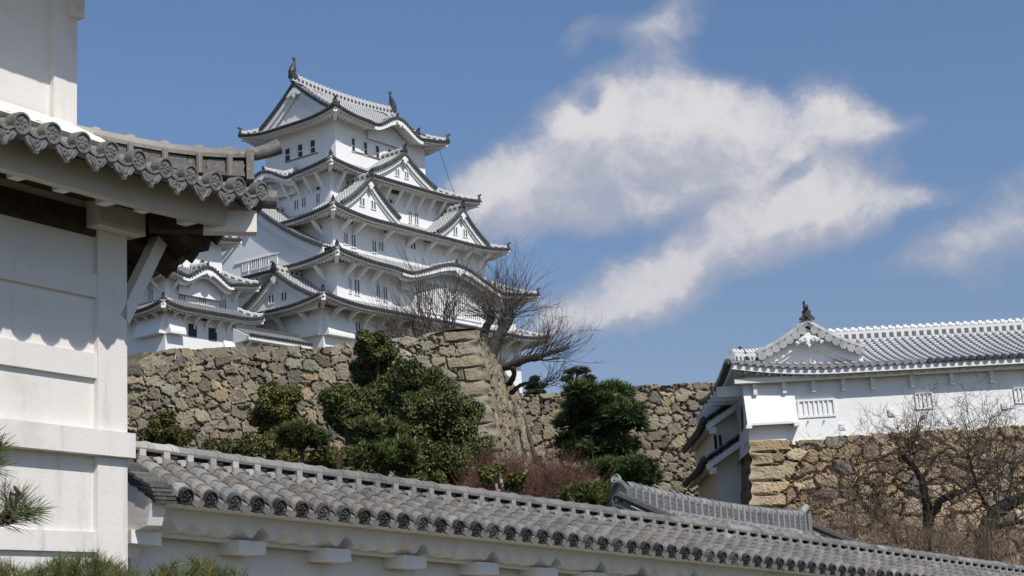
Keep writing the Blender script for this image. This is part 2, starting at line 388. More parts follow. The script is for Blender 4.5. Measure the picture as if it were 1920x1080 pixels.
def soffit_side(mb, fas, f0, L, d_over, lat, corr=.45, amp=.09, drop=.24, slope=.2, rows=5):
    # f0(u,v,z-offset)-> point with eave height at u; soffit from fascia back to the wall
    n = int(2*L/corr); us = (np.arange(n)[:, None]+np.array([0, .22, .3, .72, .8])).ravel()/n*2-1; us = np.append(us, 1)
    hs = np.append(np.tile([0, 0, -amp, -amp, 0], n), 0)
    vs = np.linspace(.16, d_over, rows)
    P = np.zeros((len(us), rows, 3))
    for j, v in enumerate(vs): P[:, j] = f0(us*(L-v*lat), v*np.ones(len(us)), -drop-.02+slope*(v-.16)+hs)
    mb.grid(P)
    uu = np.linspace(-1, 1, max(12, n))*(L-.06)
    A = f0(uu, .06*np.ones_like(uu), -.02); B = f0(uu, .06*np.ones_like(uu), -drop)
    Q = f0(uu*(L-.16*lat)/(L-.06), .3*np.ones_like(uu), -drop)
    fas.grid(np.stack([A, B, Q], 1))
def skirt(par, fr, ao, bo, ai, bi, z, H, hs, aw, bw, kara=(), pitch=.31, sides='SWNE', mt=None, md=None, mr=None, detail='SW', ornw=.42, ridges=('SW', 'SE', 'NW'), r=.1):
    mt = mt or M_tile; md = md or M_disc_dark; mr = mr or M_ridge
    T, SO = MB(), MB(); parts = []
    def part(nm, m_):
        q = MB(); parts.append((nm, m_, q)); return q
    for k in sides:
        D = part('eave_tiles', md)
        e, o = fr.side(k); L, dO, d, da = (ao, bo, bo-bi, ao-ai) if k in 'SN' else (bo, ao, ao-ai, bo-bi)
        wl = bw if k in 'SN' else aw
        kk = [q[1:] for q in kara if q[0] == k]
        def hz(u, v, d=d, da=da, L=L, kk=kk):
            q = np.clip(v/d, 0, 1.0)
            x = np.clip((L-abs(u))/da, 0, 9)
            zz = z+H*(.72*q+.28*q*q)+hs*np.clip(1-x/1.7, 0, 1)**2*(1-q)
            for uc, wk, hk in kk:
                xx = (u-uc)/wk
                zz = zz-.12*hk*np.exp(-((abs(xx)-1.0)/.2)**2)*(1-q)
                b = karaz(xx); zz = np.where(b > .02, np.maximum(zz, z+hk*b+.05*v-.12*hk*np.exp(-((abs(xx)-1.0)/.2)**2)*(1-q)), zz)
            return zz
        def f(u, v, e=e, o=o, dO=dO, hz=hz): return fr.C+u[..., None]*e+(dO-v)[..., None]*o+hz(u, v)[..., None]*Z
        def v1(u, L=L, d=d, da=da): return d*np.clip((L-abs(u))/da, 0, 1)
        cs = tiled(T, f, -L, L, pitch if k in detail else pitch*1.5, v1, 9 if kk else 6, r)
        discs(D, f, cs, v1, r*1.45, 7 if k in detail else 5, .14)
        def f0(u, v, dz, e=e, o=o, dO=dO, hz=hz): return fr.C+u[..., None]*e+(dO-v)[..., None]*o+(hz(u, 0*v)+dz)[..., None]*Z
        lat = (ao-aw)/(bo-bw) if k in 'SN' else (bo-bw)/(ao-aw)
        soffit_side(SO, SO, f0, L, dO-wl+.1, lat, corr=.45 if k in detail else 1.2)
        for uc, wk, hk in kk:     # arched
            WB = part('bargeboard', M_white); RI = part('roof_ridge', mr); ON = part('ridge_end_tile', M_orn)
            uu = np.linspace(uc-wk*1.12, uc+wk*1.12, 41)
            A = f0(uu, uu*0-.02, -.12); B = f0(uu, uu*0-.02, -.12-.22-.16*karaz((uu-uc)/wk/1.2)); WB.strip(A, B, -o*.16)
            A = f0(uu, uu*0+.35, -.3); B = f0(uu, uu*0+.35, -.62-.15*karaz((uu-uc)/wk/1.2)); WB.strip(A, B, -o*.12)
            pc = f0(np.array([uc]), np.array([-.06]), np.array([-.5]))[0]
            WB.prism(np.array([(-.9, .1), (-.5, -.35), (-.25, -.3), (0, -.75), (.25, -.3), (.5, -.35), (.9, .1)])*hk*.45, pc, e, Z, o, .14)
            # ridge running in along the crest, with its end tile
            pts = np.array([f(np.array([uc]), np.array([t]))[0]+Z*.1 for t in np.linspace(.15, d*1.0, 6)])
            ridge_bar(RI, pts, .34, .26); oni(ON, pts[0], o, ornw*.85)
            uu = np.linspace(uc-wk*.9, uc+wk*.9, 21); zt = hz(uu, uu*0)   # plaster tympanum
            A = fr.C+uu[:, None]*e+(wl+.35)*o+(zt-.3)[:, None]*Z; B = fr.C+uu[:, None]*e+(wl+.35)*o+(z-1.2)*Z
            WB.strip(A, B, -o*.1)
    for k in ridges:
        sa, sb = {'SW': (-1, -1), 'SE': (1, -1), 'NW': (-1, 1), 'NE': (1, 1)}[k]
        t = np.linspace(1, .04, 8); q = t
        pts = fr.C+sa*(ao-(ao-ai)*t)[:, None]*fr.s+sb*(bo-(bo-bi)*t)[:, None]*fr.w+(z+H*(.72*q+.28*q*q)+hs*np.clip(1-q/1.7, 0, 1)**2*(1-q)+.08)[:, None]*Z
        RI = part('roof_ridge', mr); ON = part('ridge_end_tile', M_orn); WB = part('hip_rafter', M_white)
        ridge_bar(RI, pts, .27, .17, per=.6)
        d = pts[-1]-pts[-2]; oni(ON, pts[-1]-d*.15+Z*.02, d, ornw*1.05)
        tip = pts[-1]; h = d.copy(); h[2] = 0; h /= np.linalg.norm(h)   # plastered hip rafter with a square end
        ri = fr(sa*aw, sb*bw, z+.1)
        WB.bar(ri, tip-h*.1-Z*.42, .34, .4)
    o = T.build('roof', mt, par)
    SO.build('soffit', M_soffit, o)
    for nm, m_, q in parts: q.build(nm, m_, o)
    return o
def gable(par, fr, side, uc, dist, hw, zb, h, depth, over=.4, bw=.5, mt=None, md=None, mr=None, wins=(), pitch=.31, orn=.5, r=.1, fish=False, carved=False, rw=.32, rh=.26):
    """triangular gable: front wall plane at distance dist from the axis along the side's outward direction"""
    mt = mt or M_tile; md = md or M_disc_dark; mr = mr or M_ridge
    e, o = fr.side(side); G, T, D, RI, ON = MB(), MB(), MB(), MB(), MB()
    def prof(x): t = np.clip(abs(x)/hw, 0, 1.3); return zb+h*(.70*(1-t)+.30*(1-t)*abs(1-t))
    def P(x, v, z): return fr.C+np.asarray(x)[..., None]*e+(dist-np.asarray(v))[..., None]*o+np.asarray(z)[..., None]*Z
    for sg in (-1, 1):
        def f(U, V, sg=sg):
            x = hw*1.04-V; return P(uc+sg*x, U-over, prof(x)+.12)
        tiled(T, f, 0, depth+over, pitch, lambda u: np.full(np.shape(u), hw*1.04), 8, r)
        xs = np.linspace(hw*1.06, 0, 14)
        n = len(xs); one = np.ones(n)
        G.strip(P(uc+sg*xs, -over*one+.08, prof(xs)+.02), P(uc+sg*xs, -over*one+.08, prof(xs)-bw), -o*.14)      # bargeboard
        G.strip(P(uc+sg*xs*.97, -over*one*.35, prof(xs)-bw*.3), P(uc+sg*xs*.97, -over*one*.35, prof(xs)-bw*1.35), -o*.1)
        G.grid(np.stack([P(uc+sg*xs, -over*one, prof(xs)), P(uc+sg*xs, one*.3, prof(xs))], 1))                 # soffit of the verge
        D.tube(P(uc+sg*xs, -over*one+.02, prof(xs)+.2), r*1.3, 6)
        L = np.r_[0, np.cumsum(np.hypot(np.diff(xs), np.diff(prof(xs))))]
        for t in np.arange(.15, L[-1], pitch):
            x = np.interp(t, L, xs); p = P(np.array(uc+sg*x), np.array(-over), np.array(prof(x)+.05)); D.tube([p, p+o*.14], r*1.5, 7)
    xs = np.linspace(-hw*.98, hw*.98, 17)
    G.strip(P(uc+xs, 0*xs, prof(xs)-.03), P(uc+xs, 0*xs, np.full(17, zb-.9)), -o*.15)
    pc = P(np.array(uc), np.array(-over+.02), np.array(zb+h-bw*.75))
    poly = np.array([(-.9, -.25), (-.62, -.5), (-.4, -.42), (-.42, -.75), (-.2, -.95), (0, -1.25), (.2, -.95), (.42, -.75), (.4, -.42), (.62, -.5), (.9, -.25), (.5, .1), (0, .35), (-.5, .1)])*bw*.95
    G.prism(poly, pc, e, Z, o, .12)
    if carved:
        for sg in (-1, 1):
            for k, (x, y, q) in enumerate(((.42, -.45, .17), (.85, -.55, .13), (1.25, -.8, .10))):
                c = pc+e*sg*x*bw*.95+Z*y*bw*.95; G.tube([c, c+o*.16], q*bw*1.5, 10)
                a = np.linspace(0, 5.2, 12); rr = np.linspace(q*bw*1.5, q*bw*.35, 12)
                G.tube(c+o*.17+(e*sg)*(np.cos(a)*rr)[:, None]+Z*(np.sin(a)*rr)[:, None], .035, 5)
    pts = P(np.full(6, uc), np.linspace(-over-.05, depth, 6), np.full(6, zb+h+.14)+np.linspace(.12, 0, 6)**1.0)
    ridge_bar(RI, pts, rw, rh); oni(ON, pts[0], o, orn)
    g = G.build('gable', M_white, par)
    T.build('gable_roof', mt, g); D.build('verge_tiles', md, g); RI.build('gable_ridge', mr, g); ON.build('ridge_end_tile', M_orn, g)
    for (x, z0, wd, ht, nb) in wins:
        window(g, P(np.array(uc+x), np.array(0.), np.array(zb+z0)), e, o, wd, ht, nb)
    return g
def window(par, C, e, o, wd, ht, nb=3, pane=None, bars=None, fr_=.07, name='window', dep=.07):
    m = MB()
    m.box(C+o*.006, e*wd/2, o*.006, Z*ht/2, mi=0)  # flat dark pane painted as the shade of a recessed opening
    for k in range(1, nb): 
        x = k/nb*wd-wd/2
        m.box(C+e*x+o*dep/2, e*wd/nb*.2, o*dep/2, Z*ht/2, mi=1)
    for sg in (-1, 1):
        m.box(C+e*sg*(wd/2+fr_/2)+o*dep*.6, e*fr_/2, o*dep*.6, Z*(ht/2+fr_), mi=1)
        m.box(C+Z*sg*(ht/2+fr_/2)+o*dep*.58, e*wd/2, o*dep*.58, Z*fr_/2, mi=1)
    return m.build(name, [pane or M_shade, bars or M_white], par)
def pxwin(par, x0, x1, y0, y1, PP, e, o, nb=2, **k):
    c = onplane((x0+x1)/2, (y0+y1)/2, PP, o)
    a = onplane(x0, (y0+y1)/2, PP, o); b = onplane(x1, (y0+y1)/2, PP, o); t = onplane((x0+x1)/2, y0, PP, o); u = onplane((x0+x1)/2, y1, PP, o)
    return window(par, c, e, o, abs((b-a)@e), abs((t-u)@Z), nb, **k)
def brace(par, P, o, reach, drop, w=.22, curved=False, m=None):
    b = MB(); p0 = P-Z*drop+o*.02; p1 = P+o*reach
    if curved:
        t = np.linspace(0, 1, 7); pts = p0+(o*reach)*(1-np.cos(t*np.pi/2))[:, None]+Z*(drop*np.sin(t*np.pi/2))[:, None]
        for i in range(6): b.bar(pts[i], pts[i+1]+(pts[i+1]-pts[i])*.08, w, w*1.1, up=Z+o*.01 if i < 5 else Z)
    else: b.bar(p0, p1, w, w*1.1)
    return b.build('brace', M_white, par)
def fish(par, P, d, h):   # tail-up fish finial: head down on the ridge end, tail curling over
    m = MB(); d = np.array([d[0], d[1], 0.]); d /= np.linalg.norm(d); e = np.cross(d, Z)
    pts = [P+d*.10*h, P+d*.12*h+Z*.2*h, P+d*.06*h+Z*.42*h, P-d*.06*h+Z*.62*h, P-d*.12*h+Z*.78*h, P-d*.05*h+Z*.92*h]
    m.tube(pts, np.array([.16, .17, .14, .10, .07, .035])*h, 8)
    m.tube([P-d*.12*h+Z*.02*h, P+d*.24*h+Z*.06*h], np.array([.15, .12])*h, 8)
    m.box(P+Z*-.06*h, d*.2*h, e*.16*h, Z*.1*h)
    m.prism(np.array([(0, 0), (.05, .14), (.2, .2), (.08, .2), (.0, .3), (-.08, .16), (-.2, .14), (-.07, .08)])*h, P-d*.1*h+Z*.76*h-e*.025*h, d, Z, e, .05*h)   # tail fan
    m.prism(np.array([(-.05, .2), (-.24, .26), (-.12, .34), (-.26, .45), (-.12, .48), (-.2, .6), (-.08, .58)])*h, P-e*.02*h, d, Z, e, .04*h)        # dorsal fin
    for s in (-1, 1): m.prism(np.array([(.0, .12), (.12, .3), (.2, .22), (.1, .08)])*h, P+e*s*.13*h, d, Z, e*s, .05*h)
    return m.build('fish_finial', M_orn, par)

# ------------------------------------------------------------------ main castle keep
KS = .88
KC = np.array([-16.4438, 164.155])*KS; KAZ = 36.55
def kz(z): return 1.6+(z-1.6)*KS
tiers = {5: (8.82, 6.80, 54.81, -.03, .11), 4: (11.70, 8.64, 48.30, -.18, .01), 3: (13.71, 10.36, 43.08, .13, -.01), 2: (15.69, 11.83, 38.10, .33, -.5), 1: (17.36, 12.93, 33.61, -.26, .37)}
def build_keep():
    base = Fr(KC, KAZ)
    K = thing('castle_keep', [*KC, 22.], 'towering white five-roofed castle keep with curved grey tiled roofs on the hill above the rampart', 'castle keep')
    fr, T = {}, {}
    for k, (a, b, z, ox, oy) in tiers.items():
        fr[k] = Fr((base.C+ox*KS*base.s+oy*KS*base.w)[:2], KAZ); T[k] = (a*KS, b*KS, kz(z)-.55)
    over = {5: 1.68, 4: 1.6, 3: 1.75, 2: 1.8, 1: 2.1}
    W = {k: (T[k][0]-over[k], T[k][1]-over[k]) for k in T}
    e, oS = base.s, -base.w; oW = -base.s; eW = -base.w
    H = {4: 1.9, 3: 1.6, 2: 1.6, 1: 1.5}
    kar = {4: [('W', None, 3.1, 1.0)], 2: [('S', None, 6.6, 1.75)]}
    def Sx(k, px, py, dist):   # local (u,z) on the plane of side S of tier k at distance dist
        P = onplane(px, py, fr[k].C+oS*dist, oS); return (P-fr[k].C)@e, P[2]
    def Wx(k, px, py, dist):
        P = onplane(px, py, fr[k].C+oW*dist, oW); return (P-fr[k].C)@eW, P[2]
    kar[2] = [('S', Sx(2, 858, 487, T[2][1])[0], 6.6, 1.45)]
    kar[4] = [('W', Wx(4, 492, 318, T[4][0])[0], 3.0, 1.0)]
    print('kara', kar, 'W', W)
    for k in (5, 4, 3, 2, 1):
        m = MB(); zt = T[k][2]+.1; zb = T[k-1][2]+.9 if k > 1 else 20.
        aw, bw = W[k]
        m.box(fr[k](0, 0, (zt+zb)/2), e*aw, base.w*bw, Z*(zt-zb)/2)
        if k == 5:   # panel joints under the top eaves: thin raised strips
            for sgn, (ee, oo, LL, DD) in enumerate(((e, oS, aw, bw), (eW, oW, bw, aw))):
                m.box(fr[5].C+oo*(DD+.01)+Z*(zt-2.05), ee*(LL+.01), oo*.02, Z*.04)
        m.build('wall', M_keepwall, K)
    for k in (4, 3, 2, 1):
        a, b, z = T[k]; ai, bi = W[k+1]
        r_ = skirt(K, fr[k], a, b, ai, bi, z, H[k], .55, *W[k], kara=kar.get(k, ()))
        if k == 2: r_['label'] = 'roof with a wide arched cusped gable in its middle'
    # ---- top roof: hip-and-gable
    a, b, z = T[5]; f5 = fr[5]; dg = 1.55
    z1 = onplane(562, 153, f5.C, base.w); z2 = onplane(722, 209, f5.C, base.w)
    zr = (z1[2]+z2[2])/2-.35; print('top ridge', (z1-f5.C)@e, z1[2], (z2-f5.C)@e, z2[2])
    ug = a-dg; Hh = zr-z; aw, bw = W[5]
    TT, SO = MB(), MB(); parts = []
    def part(nm, m_):
        q = MB(); parts.append((nm, m_, q)); return q
    kw, ku, kh = 3.0, Sx(5, 748, 218, b)[0], 1.15
    for k in 'SNWE':
        ee, oo = f5.side(k); L, dO = (a, b) if k in 'SN' else (b, a); wl = bw if k in 'SN' else aw; D = part('eave_tiles', M_disc_dark)
        def hz(u, v, L=L, k=k):
            q = v/b; x = np.clip((L-abs(u))/dg, 0, 9)
            zz = z+Hh*(.72*q+.28*q*q)+.55*np.clip(1-x/2.6, 0, 1)**2*np.clip(1-v/3, 0, 1)
            if k == 'S':
                xx = (u-ku)/kw; dip = .1*kh*np.exp(-((abs(xx)-1.05)/.2)**2)*np.clip(1-v/2, 0, 1); zz = zz-dip
                bb = karaz(xx); zz = np.where(bb > .02, np.maximum(zz, z+kh*bb+.05*v-dip), zz)
            return zz
        def f(u, v, ee=ee, oo=oo, dO=dO, hz=hz): return f5.C+u[..., None]*ee+(dO-v)[..., None]*oo+hz(u, v)[..., None]*Z
        if k in 'SN': v1 = lambda u: np.where(abs(u) < ug+.35, b, np.clip(a-abs(u), 0, dg))
        else: v1 = lambda u: np.clip(np.minimum(dg+.25, b-abs(u)), 0, 9)
        cs = tiled(TT, f, -L, L, .31, v1, 12 if k in 'SN' else 4)
        discs(D, f, cs, lambda u: np.ones_like(u), .15, 7, .14)
        def f0(u, v, dz, ee=ee, oo=oo, dO=dO, hz=hz): return f5.C+u[..., None]*ee+(dO-v)[..., None]*oo+(hz(u, 0*v)+dz)[..., None]*Z
        soffit_side(SO, SO, f0, L, dO-wl+.1, 1.0)
        if k == 'S':
            WB = part('bargeboard', M_white); RI = part('roof_ridge', M_ridge); ON = part('ridge_end_tile', M_orn)
            uu = np.linspace(ku-kw*1.1, ku+kw*1.1, 33)
            WB.strip(f0(uu, uu*0-.02, -.1), f0(uu, uu*0-.02, -.42-.15*karaz((uu-ku)/kw/1.2)), -oo*.15)
            pc = f0(np.array([ku]), np.array([-.05]), np.array([-.42]))[0]
            WB.prism(np.array([(-.9, .1), (-.5, -.35), (-.25, -.3), (0, -.75), (.25, -.3), (.5, -.35), (.9, .1)])*.55, pc, ee, Z, oo, .14)
            uu = np.linspace(ku-kw*.9, ku+kw*.9, 21); zt = hz(uu, uu*0)
            WB.strip(f5.C+uu[:, None]*ee+(wl+.3)*oo+(zt-.25)[:, None]*Z, f5.C+uu[:, None]*ee+(wl+.3)*oo+(z-.9)*Z, -oo*.1)
            pts = np.array([f(np.array([ku]), np.array([t]))[0]+Z*.1 for t in np.linspace(.2, 1.9, 4)]); ridge_bar(RI, pts, .32, .24); oni(ON, pts[0], oo, .36)
    xx = np.linspace(-ug-.75, ug+.75, 14)
    sag = (xx/(ug+.75))**2*.35
    rp = f5.C+xx[:, None]*e+(zr+.1+sag-.12)[:, None]*Z
    ridge_bar(part('main_ridge', M_ridge), rp, .45, .45, per=.5)
    for k, (sa, sb) in dict(SW=(-1, -1), SE=(1, -1), NW=(-1, 1)).items():
        t = np.linspace(1, .05, 6); q = dg*t/b
        pts = f5.C+sa*(a-dg*t)[:, None]*e+sb*(b-dg*t)[:, None]*base.w+(z+Hh*(.72*q+.28*q*q)+.55*np.clip(1-t/2.6, 0, 1)**2*np.clip(1-dg*t/3, 0, 1)+.08)[:, None]*Z
        RI = part('roof_ridge', M_ridge); ON = part('ridge_end_tile', M_orn); WB = part('hip_rafter', M_white)
        ridge_bar(RI, pts, .27, .17); d = pts[-1]-pts[-2]; oni(ON, pts[-1]-d*.15, d, .52)
        h = d.copy(); h[2] = 0; h /= np.linalg.norm(h); WB.bar(f5(sa*aw, sb*bw, z+.1), pts[-1]-h*.1-Z*.42, .34, .4)
        # descending ridge down the main slope beside the gable
        v = np.linspace(b*.97, dg+.3, 9); q = v/b
        if sb < 0 or sa < 0:
            pts = f5.C+sa*(ug-.75)*e+(sb*(b-v))[:, None]*base.w+(z+Hh*(.72*q+.28*q*q)+.08)[:, None]*Z
            if k != 'NW': ridge_bar(part('roof_ridge', M_ridge), pts, .28, .2); oni(part('ridge_end_tile', M_orn), pts[-1], -Z*0+(-base.w if sb < 0 else base.w), .5)
    ro = TT.build('roof', M_tile, K); SO.build('soffit', M_soffit, ro)
    for nm, m_, q in parts: q.build(nm, m_, ro)
    # gable triangles at both ends of the top roof
    for sd_ in 'WE':
        ee, oo = f5.side(sd_); G, D = MB(), MB()
        def prof(x): v = b-abs(x); q = v/b; return z+Hh*(.72*q+.28*q*q)
        hw = b-dg; xs = np.linspace(hw, 0, 14)
        P = lambda x, v, zz: f5.C+np.asarray(x)[..., None]*ee+(ug+np.asarray(v))[..., None]*oo+np.asarray(zz)[..., None]*Z
        for sg in (-1, 1):
            on = np.ones(14)
            G.strip(P(sg*xs, on*.38, prof(xs)-.02), P(sg*xs, on*.38, prof(xs)-.62), -oo*.15)
            G.strip(P(sg*xs*.96, on*.2, prof(xs)-.3), P(sg*xs*.96, on*.2, prof(xs)-1.05), -oo*.1)
            D.tube(P(sg*xs, on*.42, prof(xs)+.16), .14, 6)
            L = np.r_[0, np.cumsum(np.hypot(np.diff(xs), np.diff(prof(xs))))]
            for t in np.arange(.1, L[-1], .31):
                x = np.interp(t, L, xs); p = P(np.array(sg*x), np.array(.38), np.array(prof(x)+.02)); D.tube([p, p+oo*.14], .16, 7)
        xs = np.linspace(-hw, hw, 15)
        G.strip(P(xs, 0*xs, prof(xs)-.03), P(xs, 0*xs, np.full(15, z+.3)), -oo*.12)
        pc = P(np.array(0.), np.array(.42), np.array(zr-.62))
        G.prism(np.array([(-1.5, -.75), (-.95, -.85), (-.62, -.5), (-.4, -.42), (-.42, -.75), (-.2, -.95), (0, -1.25), (.2, -.95), (.42, -.75), (.4, -.42), (.62, -.5), (.95, -.85), (1.5, -.75), (.5, .1), (0, .35), (-.5, .1)])*.62, pc, ee, Z, oo, .12)
        g = G.build('gable', M_white, K); D.build('verge_tiles', M_disc_dark, g)
    for sa in (-1, 1): fish(K, f5(sa*(ug+.5), 0, zr+.75), e*sa, 1.75)
    # ---- gables of the lower roofs
    def sg_(k, apx, hw, h, inset, wins, side='S', depth=3.0, **kw):
        dist = (T[k][1] if side == 'S' else T[k][0])-inset
        u, za = (Sx if side == 'S' else Wx)(k, *apx, dist)
        print('gable', k, side, 'u', round(u, 2), 'apex', round(za, 2), 'eave', T[k][2])
        return gable(K, fr[k], side, u, dist, hw, za-h, h, depth, wins=wins, **kw)
    w2 = lambda s=1.: [(-.85*s, .75*s, .62*s, .75*s, 2), (.75*s, .75*s, .62*s, .75*s, 2)]
    sg_(4, (752, 291), 4.1, 2.35, 1.0, w2(.8), depth=3.2)
    sg_(3, (688, 338), 3.5, 2.75, .9, w2(.9), depth=3.2)
    sg_(3, (861, 396), 3.5, 2.65, .9, w2(.9), depth=3.2)
    sg_(1, (521, 513), 4.3, 2.7, .9, w2(.9), side='W', depth=4.)
    g = sg_(2, (478, 388), 7.6, 4.9, 1.3, (), side='W', depth=4.2, bw=.85)
    PP = fr[2].C+oW*(T[2][0]-1.3)
    for x0, x1, y0, y1 in ((456, 465.5, 490, 508), (473, 487, 486, 504), (492, 503.5, 480, 499), (509.5, 519.5, 476, 495)):
        pxwin(g, x0, x1, y0, y1, PP, eW, oW, 4)
    sh = MB(); A = onplane(440, 496, PP, oW); B = onplane(560, 466, PP, oW); sh.bar(A+oW*.05, np.array([*B[:2], A[2]])+oW*.05, .1, .1); sh.build('rail', M_white, g)
    # ---- windows on the walls
    pS = {k: fr[k].C+oS*W[k][1] for k in W}; pW = {k: fr[k].C+oW*W[k][0] for k in W}
    z3 = lambda x, y: (620+x/4.5, 260+y/4.5)
    def many(PP, ee, oo, ox, oy, sc, rows, nb=2):
        for x0, x1, y0, y1 in rows: pxwin(K, ox+x0/sc, ox+x1/sc, oy+y0/sc, oy+y1/sc, PP, ee, oo, nb)
    # top storey openings: black panes for the dark gaps between sliding white shutters
    for PP, ee, oo, rows in ((pS[5], e, oS, [(659, 664.5, 260, 284), (681.5, 687.5, 267, 291), (704, 710, 274, 297), (726, 732, 281, 303)]), (pW[5], eW, oW, [(535.5, 544.5, 279, 302), (559.5, 568, 271, 294.5), (583, 591.5, 263, 287)])):
        for x0, x1, y0, y1 in rows: pxwin(K, x0, x1, y0, y1, PP, ee, oo, 0, pane=M_dark, fr_=.05)
        sb = MB(); A = onplane(rows[0][0], rows[0][3]+1, PP, oo); B = onplane(rows[-1][1]+5, rows[-1][3]+1, PP, oo)
        zz = (A[2]+B[2])/2; sb.bar(np.array([*A[:2], zz])+oo*.04, np.array([*B[:2], zz])+oo*.04, .1, .09); sb.build('window_sill', M_brown, K)
        for i in range(len(rows)):
            x0, x1, y0, y1 = rows[i]; x2 = x1+(11 if oo is oS else 12)
            dy = 4 if oo is oS else -4
            a_ = onplane(x1+1, (y0+y1)/2, PP, oo); b_ = onplane(x2, (y0+y1)/2+dy, PP, oo); s_ = MB()
            hgt = abs((onplane(x0, y0, PP, oo)-onplane(x0, y1, PP, oo))[2])/2
            c_ = (a_+b_)/2; s_.box(np.array([c_[0], c_[1], a_[2]])+oo*.03, ee*abs((b_-a_)@ee)/2, oo*.03, Z*hgt); s_.build('shutter', M_white, K)
    many(pS[4], e, oS, 620, 260, 4.5, [(655, 680, 615, 708), (705, 735, 630, 722)])
    many(pS[3], e, oS, 620, 260, 4.5, [(110, 140, 795, 890), (172, 205, 812, 915), (350, 380, 862, 960), (405, 440, 875, 945), (630, 660, 866, 916), (672, 712, 880, 930)])
    many(pS[2], e, oS, 600, 440, 3.84, [(206, 223, 318, 420), (247, 280, 325, 432), (404, 428, 365, 468), (455, 480, 378, 480)])
    many(pS[1], e, oS, 600, 440, 3.84, [(214, 232, 622, 720), (256, 288, 632, 738), (412, 440, 668, 760), (468, 490, 678, 770)])
    many(pW[4], eW, oW, 440, 260, 4.5, [(508, 540, 520, 598), (572, 602, 500, 576), (694, 722, 466, 542)])
    many(pW[3], eW, oW, 440, 260, 4.5, [(705, 740, 730, 783)])
    many(pW[1], eW, oW, 240, 420, 4.5, [(1380, 1412, 828, 955), (1436, 1465, 815, 940)])
    for x0, x1, y0, y1 in ((580, 586.5, 354, 361), (594, 600.5, 350, 357)): pxwin(K, x0, x1, y0, y1, pW[4], eW, oW, 0, fr_=.04)
    for x0, x1, y0, y1 in ((715, 721, 370, 377), (729, 735, 374, 381)): pxwin(K, x0, x1, y0, y1, pS[4], e, oS, 0, fr_=.04)
    pxwin(K, 733, 747, 351, 363, pS[4], e, oS, 4, pane=M_dark, bars=M_brown, fr_=.05)
    for x0, y0 in ((720, 432), (795, 450), (648, 413)): pxwin(K, x0, x0+12, y0, y0+5, pS[3], e, oS, 2, pane=M_dark, bars=M_brown, fr_=.03)
    # lattice bay under the wide cusped gable
    bay = MB(); uc = kar[2][0][1]; zc = T[2][2]
    bay.box(fr[2].C+e*uc+oS*(W[2][1]+.3)+Z*(zc-2.2), e*4.6, oS*.32, Z*2.3)
    by = bay.build('lattice_bay', M_keepwall, K); sl_ = MB()
    for x in np.linspace(-4.3, 4.3, 30): sl_.box(fr[2].C+e*(uc+x)+oS*(W[2][1]+.66)+Z*(zc-1.5), e*.07, oS*.05, Z*1.35)
    for zz in (.15, 2.85): sl_.box(fr[2].C+e*uc+oS*(W[2][1]+.66)+Z*(zc-zz), e*4.5, oS*.06, Z*.09)
    sl_.build('lattice', M_white, by); pn = MB(); pn.box(fr[2].C+e*uc+oS*(W[2][1]+.625)+Z*(zc-1.5), e*4.4, oS*.008, Z*1.3); pn.build('lattice_dark_pane', M_shade, by)
    # stone-drop ledges of the ground storey corner
    ld = MB(); zc = onplane(605, 628, fr[1](-W[1][0], -W[1][1], 0), oS)[2]
    for ee, oo, LL, DD in ((e, oS, W[1][0], W[1][1]), (eW, oW, W[1][1], W[1][0])):
        s0 = -LL if ee is e else LL; sg = 1 if ee is e else -1
        q = fr[1].C+oo*DD+ee*s0
        for x0, x1 in ((0, 3.4),): 
            A = q+ee*sg*x0+Z*(zc+2.2); pr = np.array([(0, 0), (0, -2.2), (.62, -2.2), (.62, -1.95), (.05, 0)])
            ld.prism(pr, A-ee*sg*.0, oo, Z, ee*sg, x1)
    ld.build('stone_drop_ledge', M_keepwall, K)
    # braces
    for x in np.arange(-W[4][0]+.7, W[4][0], 1.5): brace(K, fr[4](x, -W[4][1], T[4][2]-.15), oS, 1.15, 1.35, .2)
    for x in np.arange(-W[4][1]+.7, W[4][1], 1.35): brace(K, fr[4](-W[4][0], -x*-1, T[4][2]-.15), oW, 1.15, 1.4, .2)
    for x in (-W[3][0]+.9, -W[3][0]+2.6, -W[3][0]+6.2, -W[3][0]+9.4, -W[3][0]+12, W[3][0]-6, W[3][0]-3.5, W[3][0]-1): brace(K, fr[3](x, -W[3][1], T[3][2]-.2), oS, 1.35, .7, .26)
    for x in (-W[3][1]+1.2,): brace(K, fr[3](-W[3][0], x, T[3][2]-.2), oW, 1.2, 1.1, .24)
    for x in (-W[2][0]+.9, -W[2][0]+2.4, -W[2][0]+4.2): brace(K, fr[2](x, -W[2][1], T[2][2]-.2), oS, 1.35, .8, .26)
    brace(K, fr[2](-W[2][0], -W[2][1]+1.3, T[2][2]-.2), oW, 1.2, 1.1, .24)
    for x in np.arange(-W[1][0]+.8, W[1][0], 1.9): brace(K, fr[1](x, -W[1][1], T[1][2]-.1), oS, 1.7, 1.7, .3, True)
    for x in (-W[1][1]+1.6, -W[1][1]+4.4): brace(K, fr[1](-W[1][0], x, T[1][2]-.1), oW, 1.7, 1.7, .3, True)
    # battered stone plinth
    return fr, T, W
KFR, KT, KW = build_keep()
cb = MB(); cpts = [KFR[5](7.76, -5.98, KT[5][2]-.2)]
p0 = onplane(824, 281, KFR[5].C-KFR[5].w*5.9, -KFR[5].w); p1 = onplane(872, 393, KFR[4].C-KFR[4].w*7.0, -KFR[4].w)
t = np.linspace(0, 1, 12); cb.tube(p0+(p1-p0)*t[:, None]-Z*(.9*np.sin(np.pi*t))[:, None], .022, 4)
tag(cb.build('lightning_cable', M_dark), 'thin dark cable slanting down from the top eave of the castle keep', 'cable')

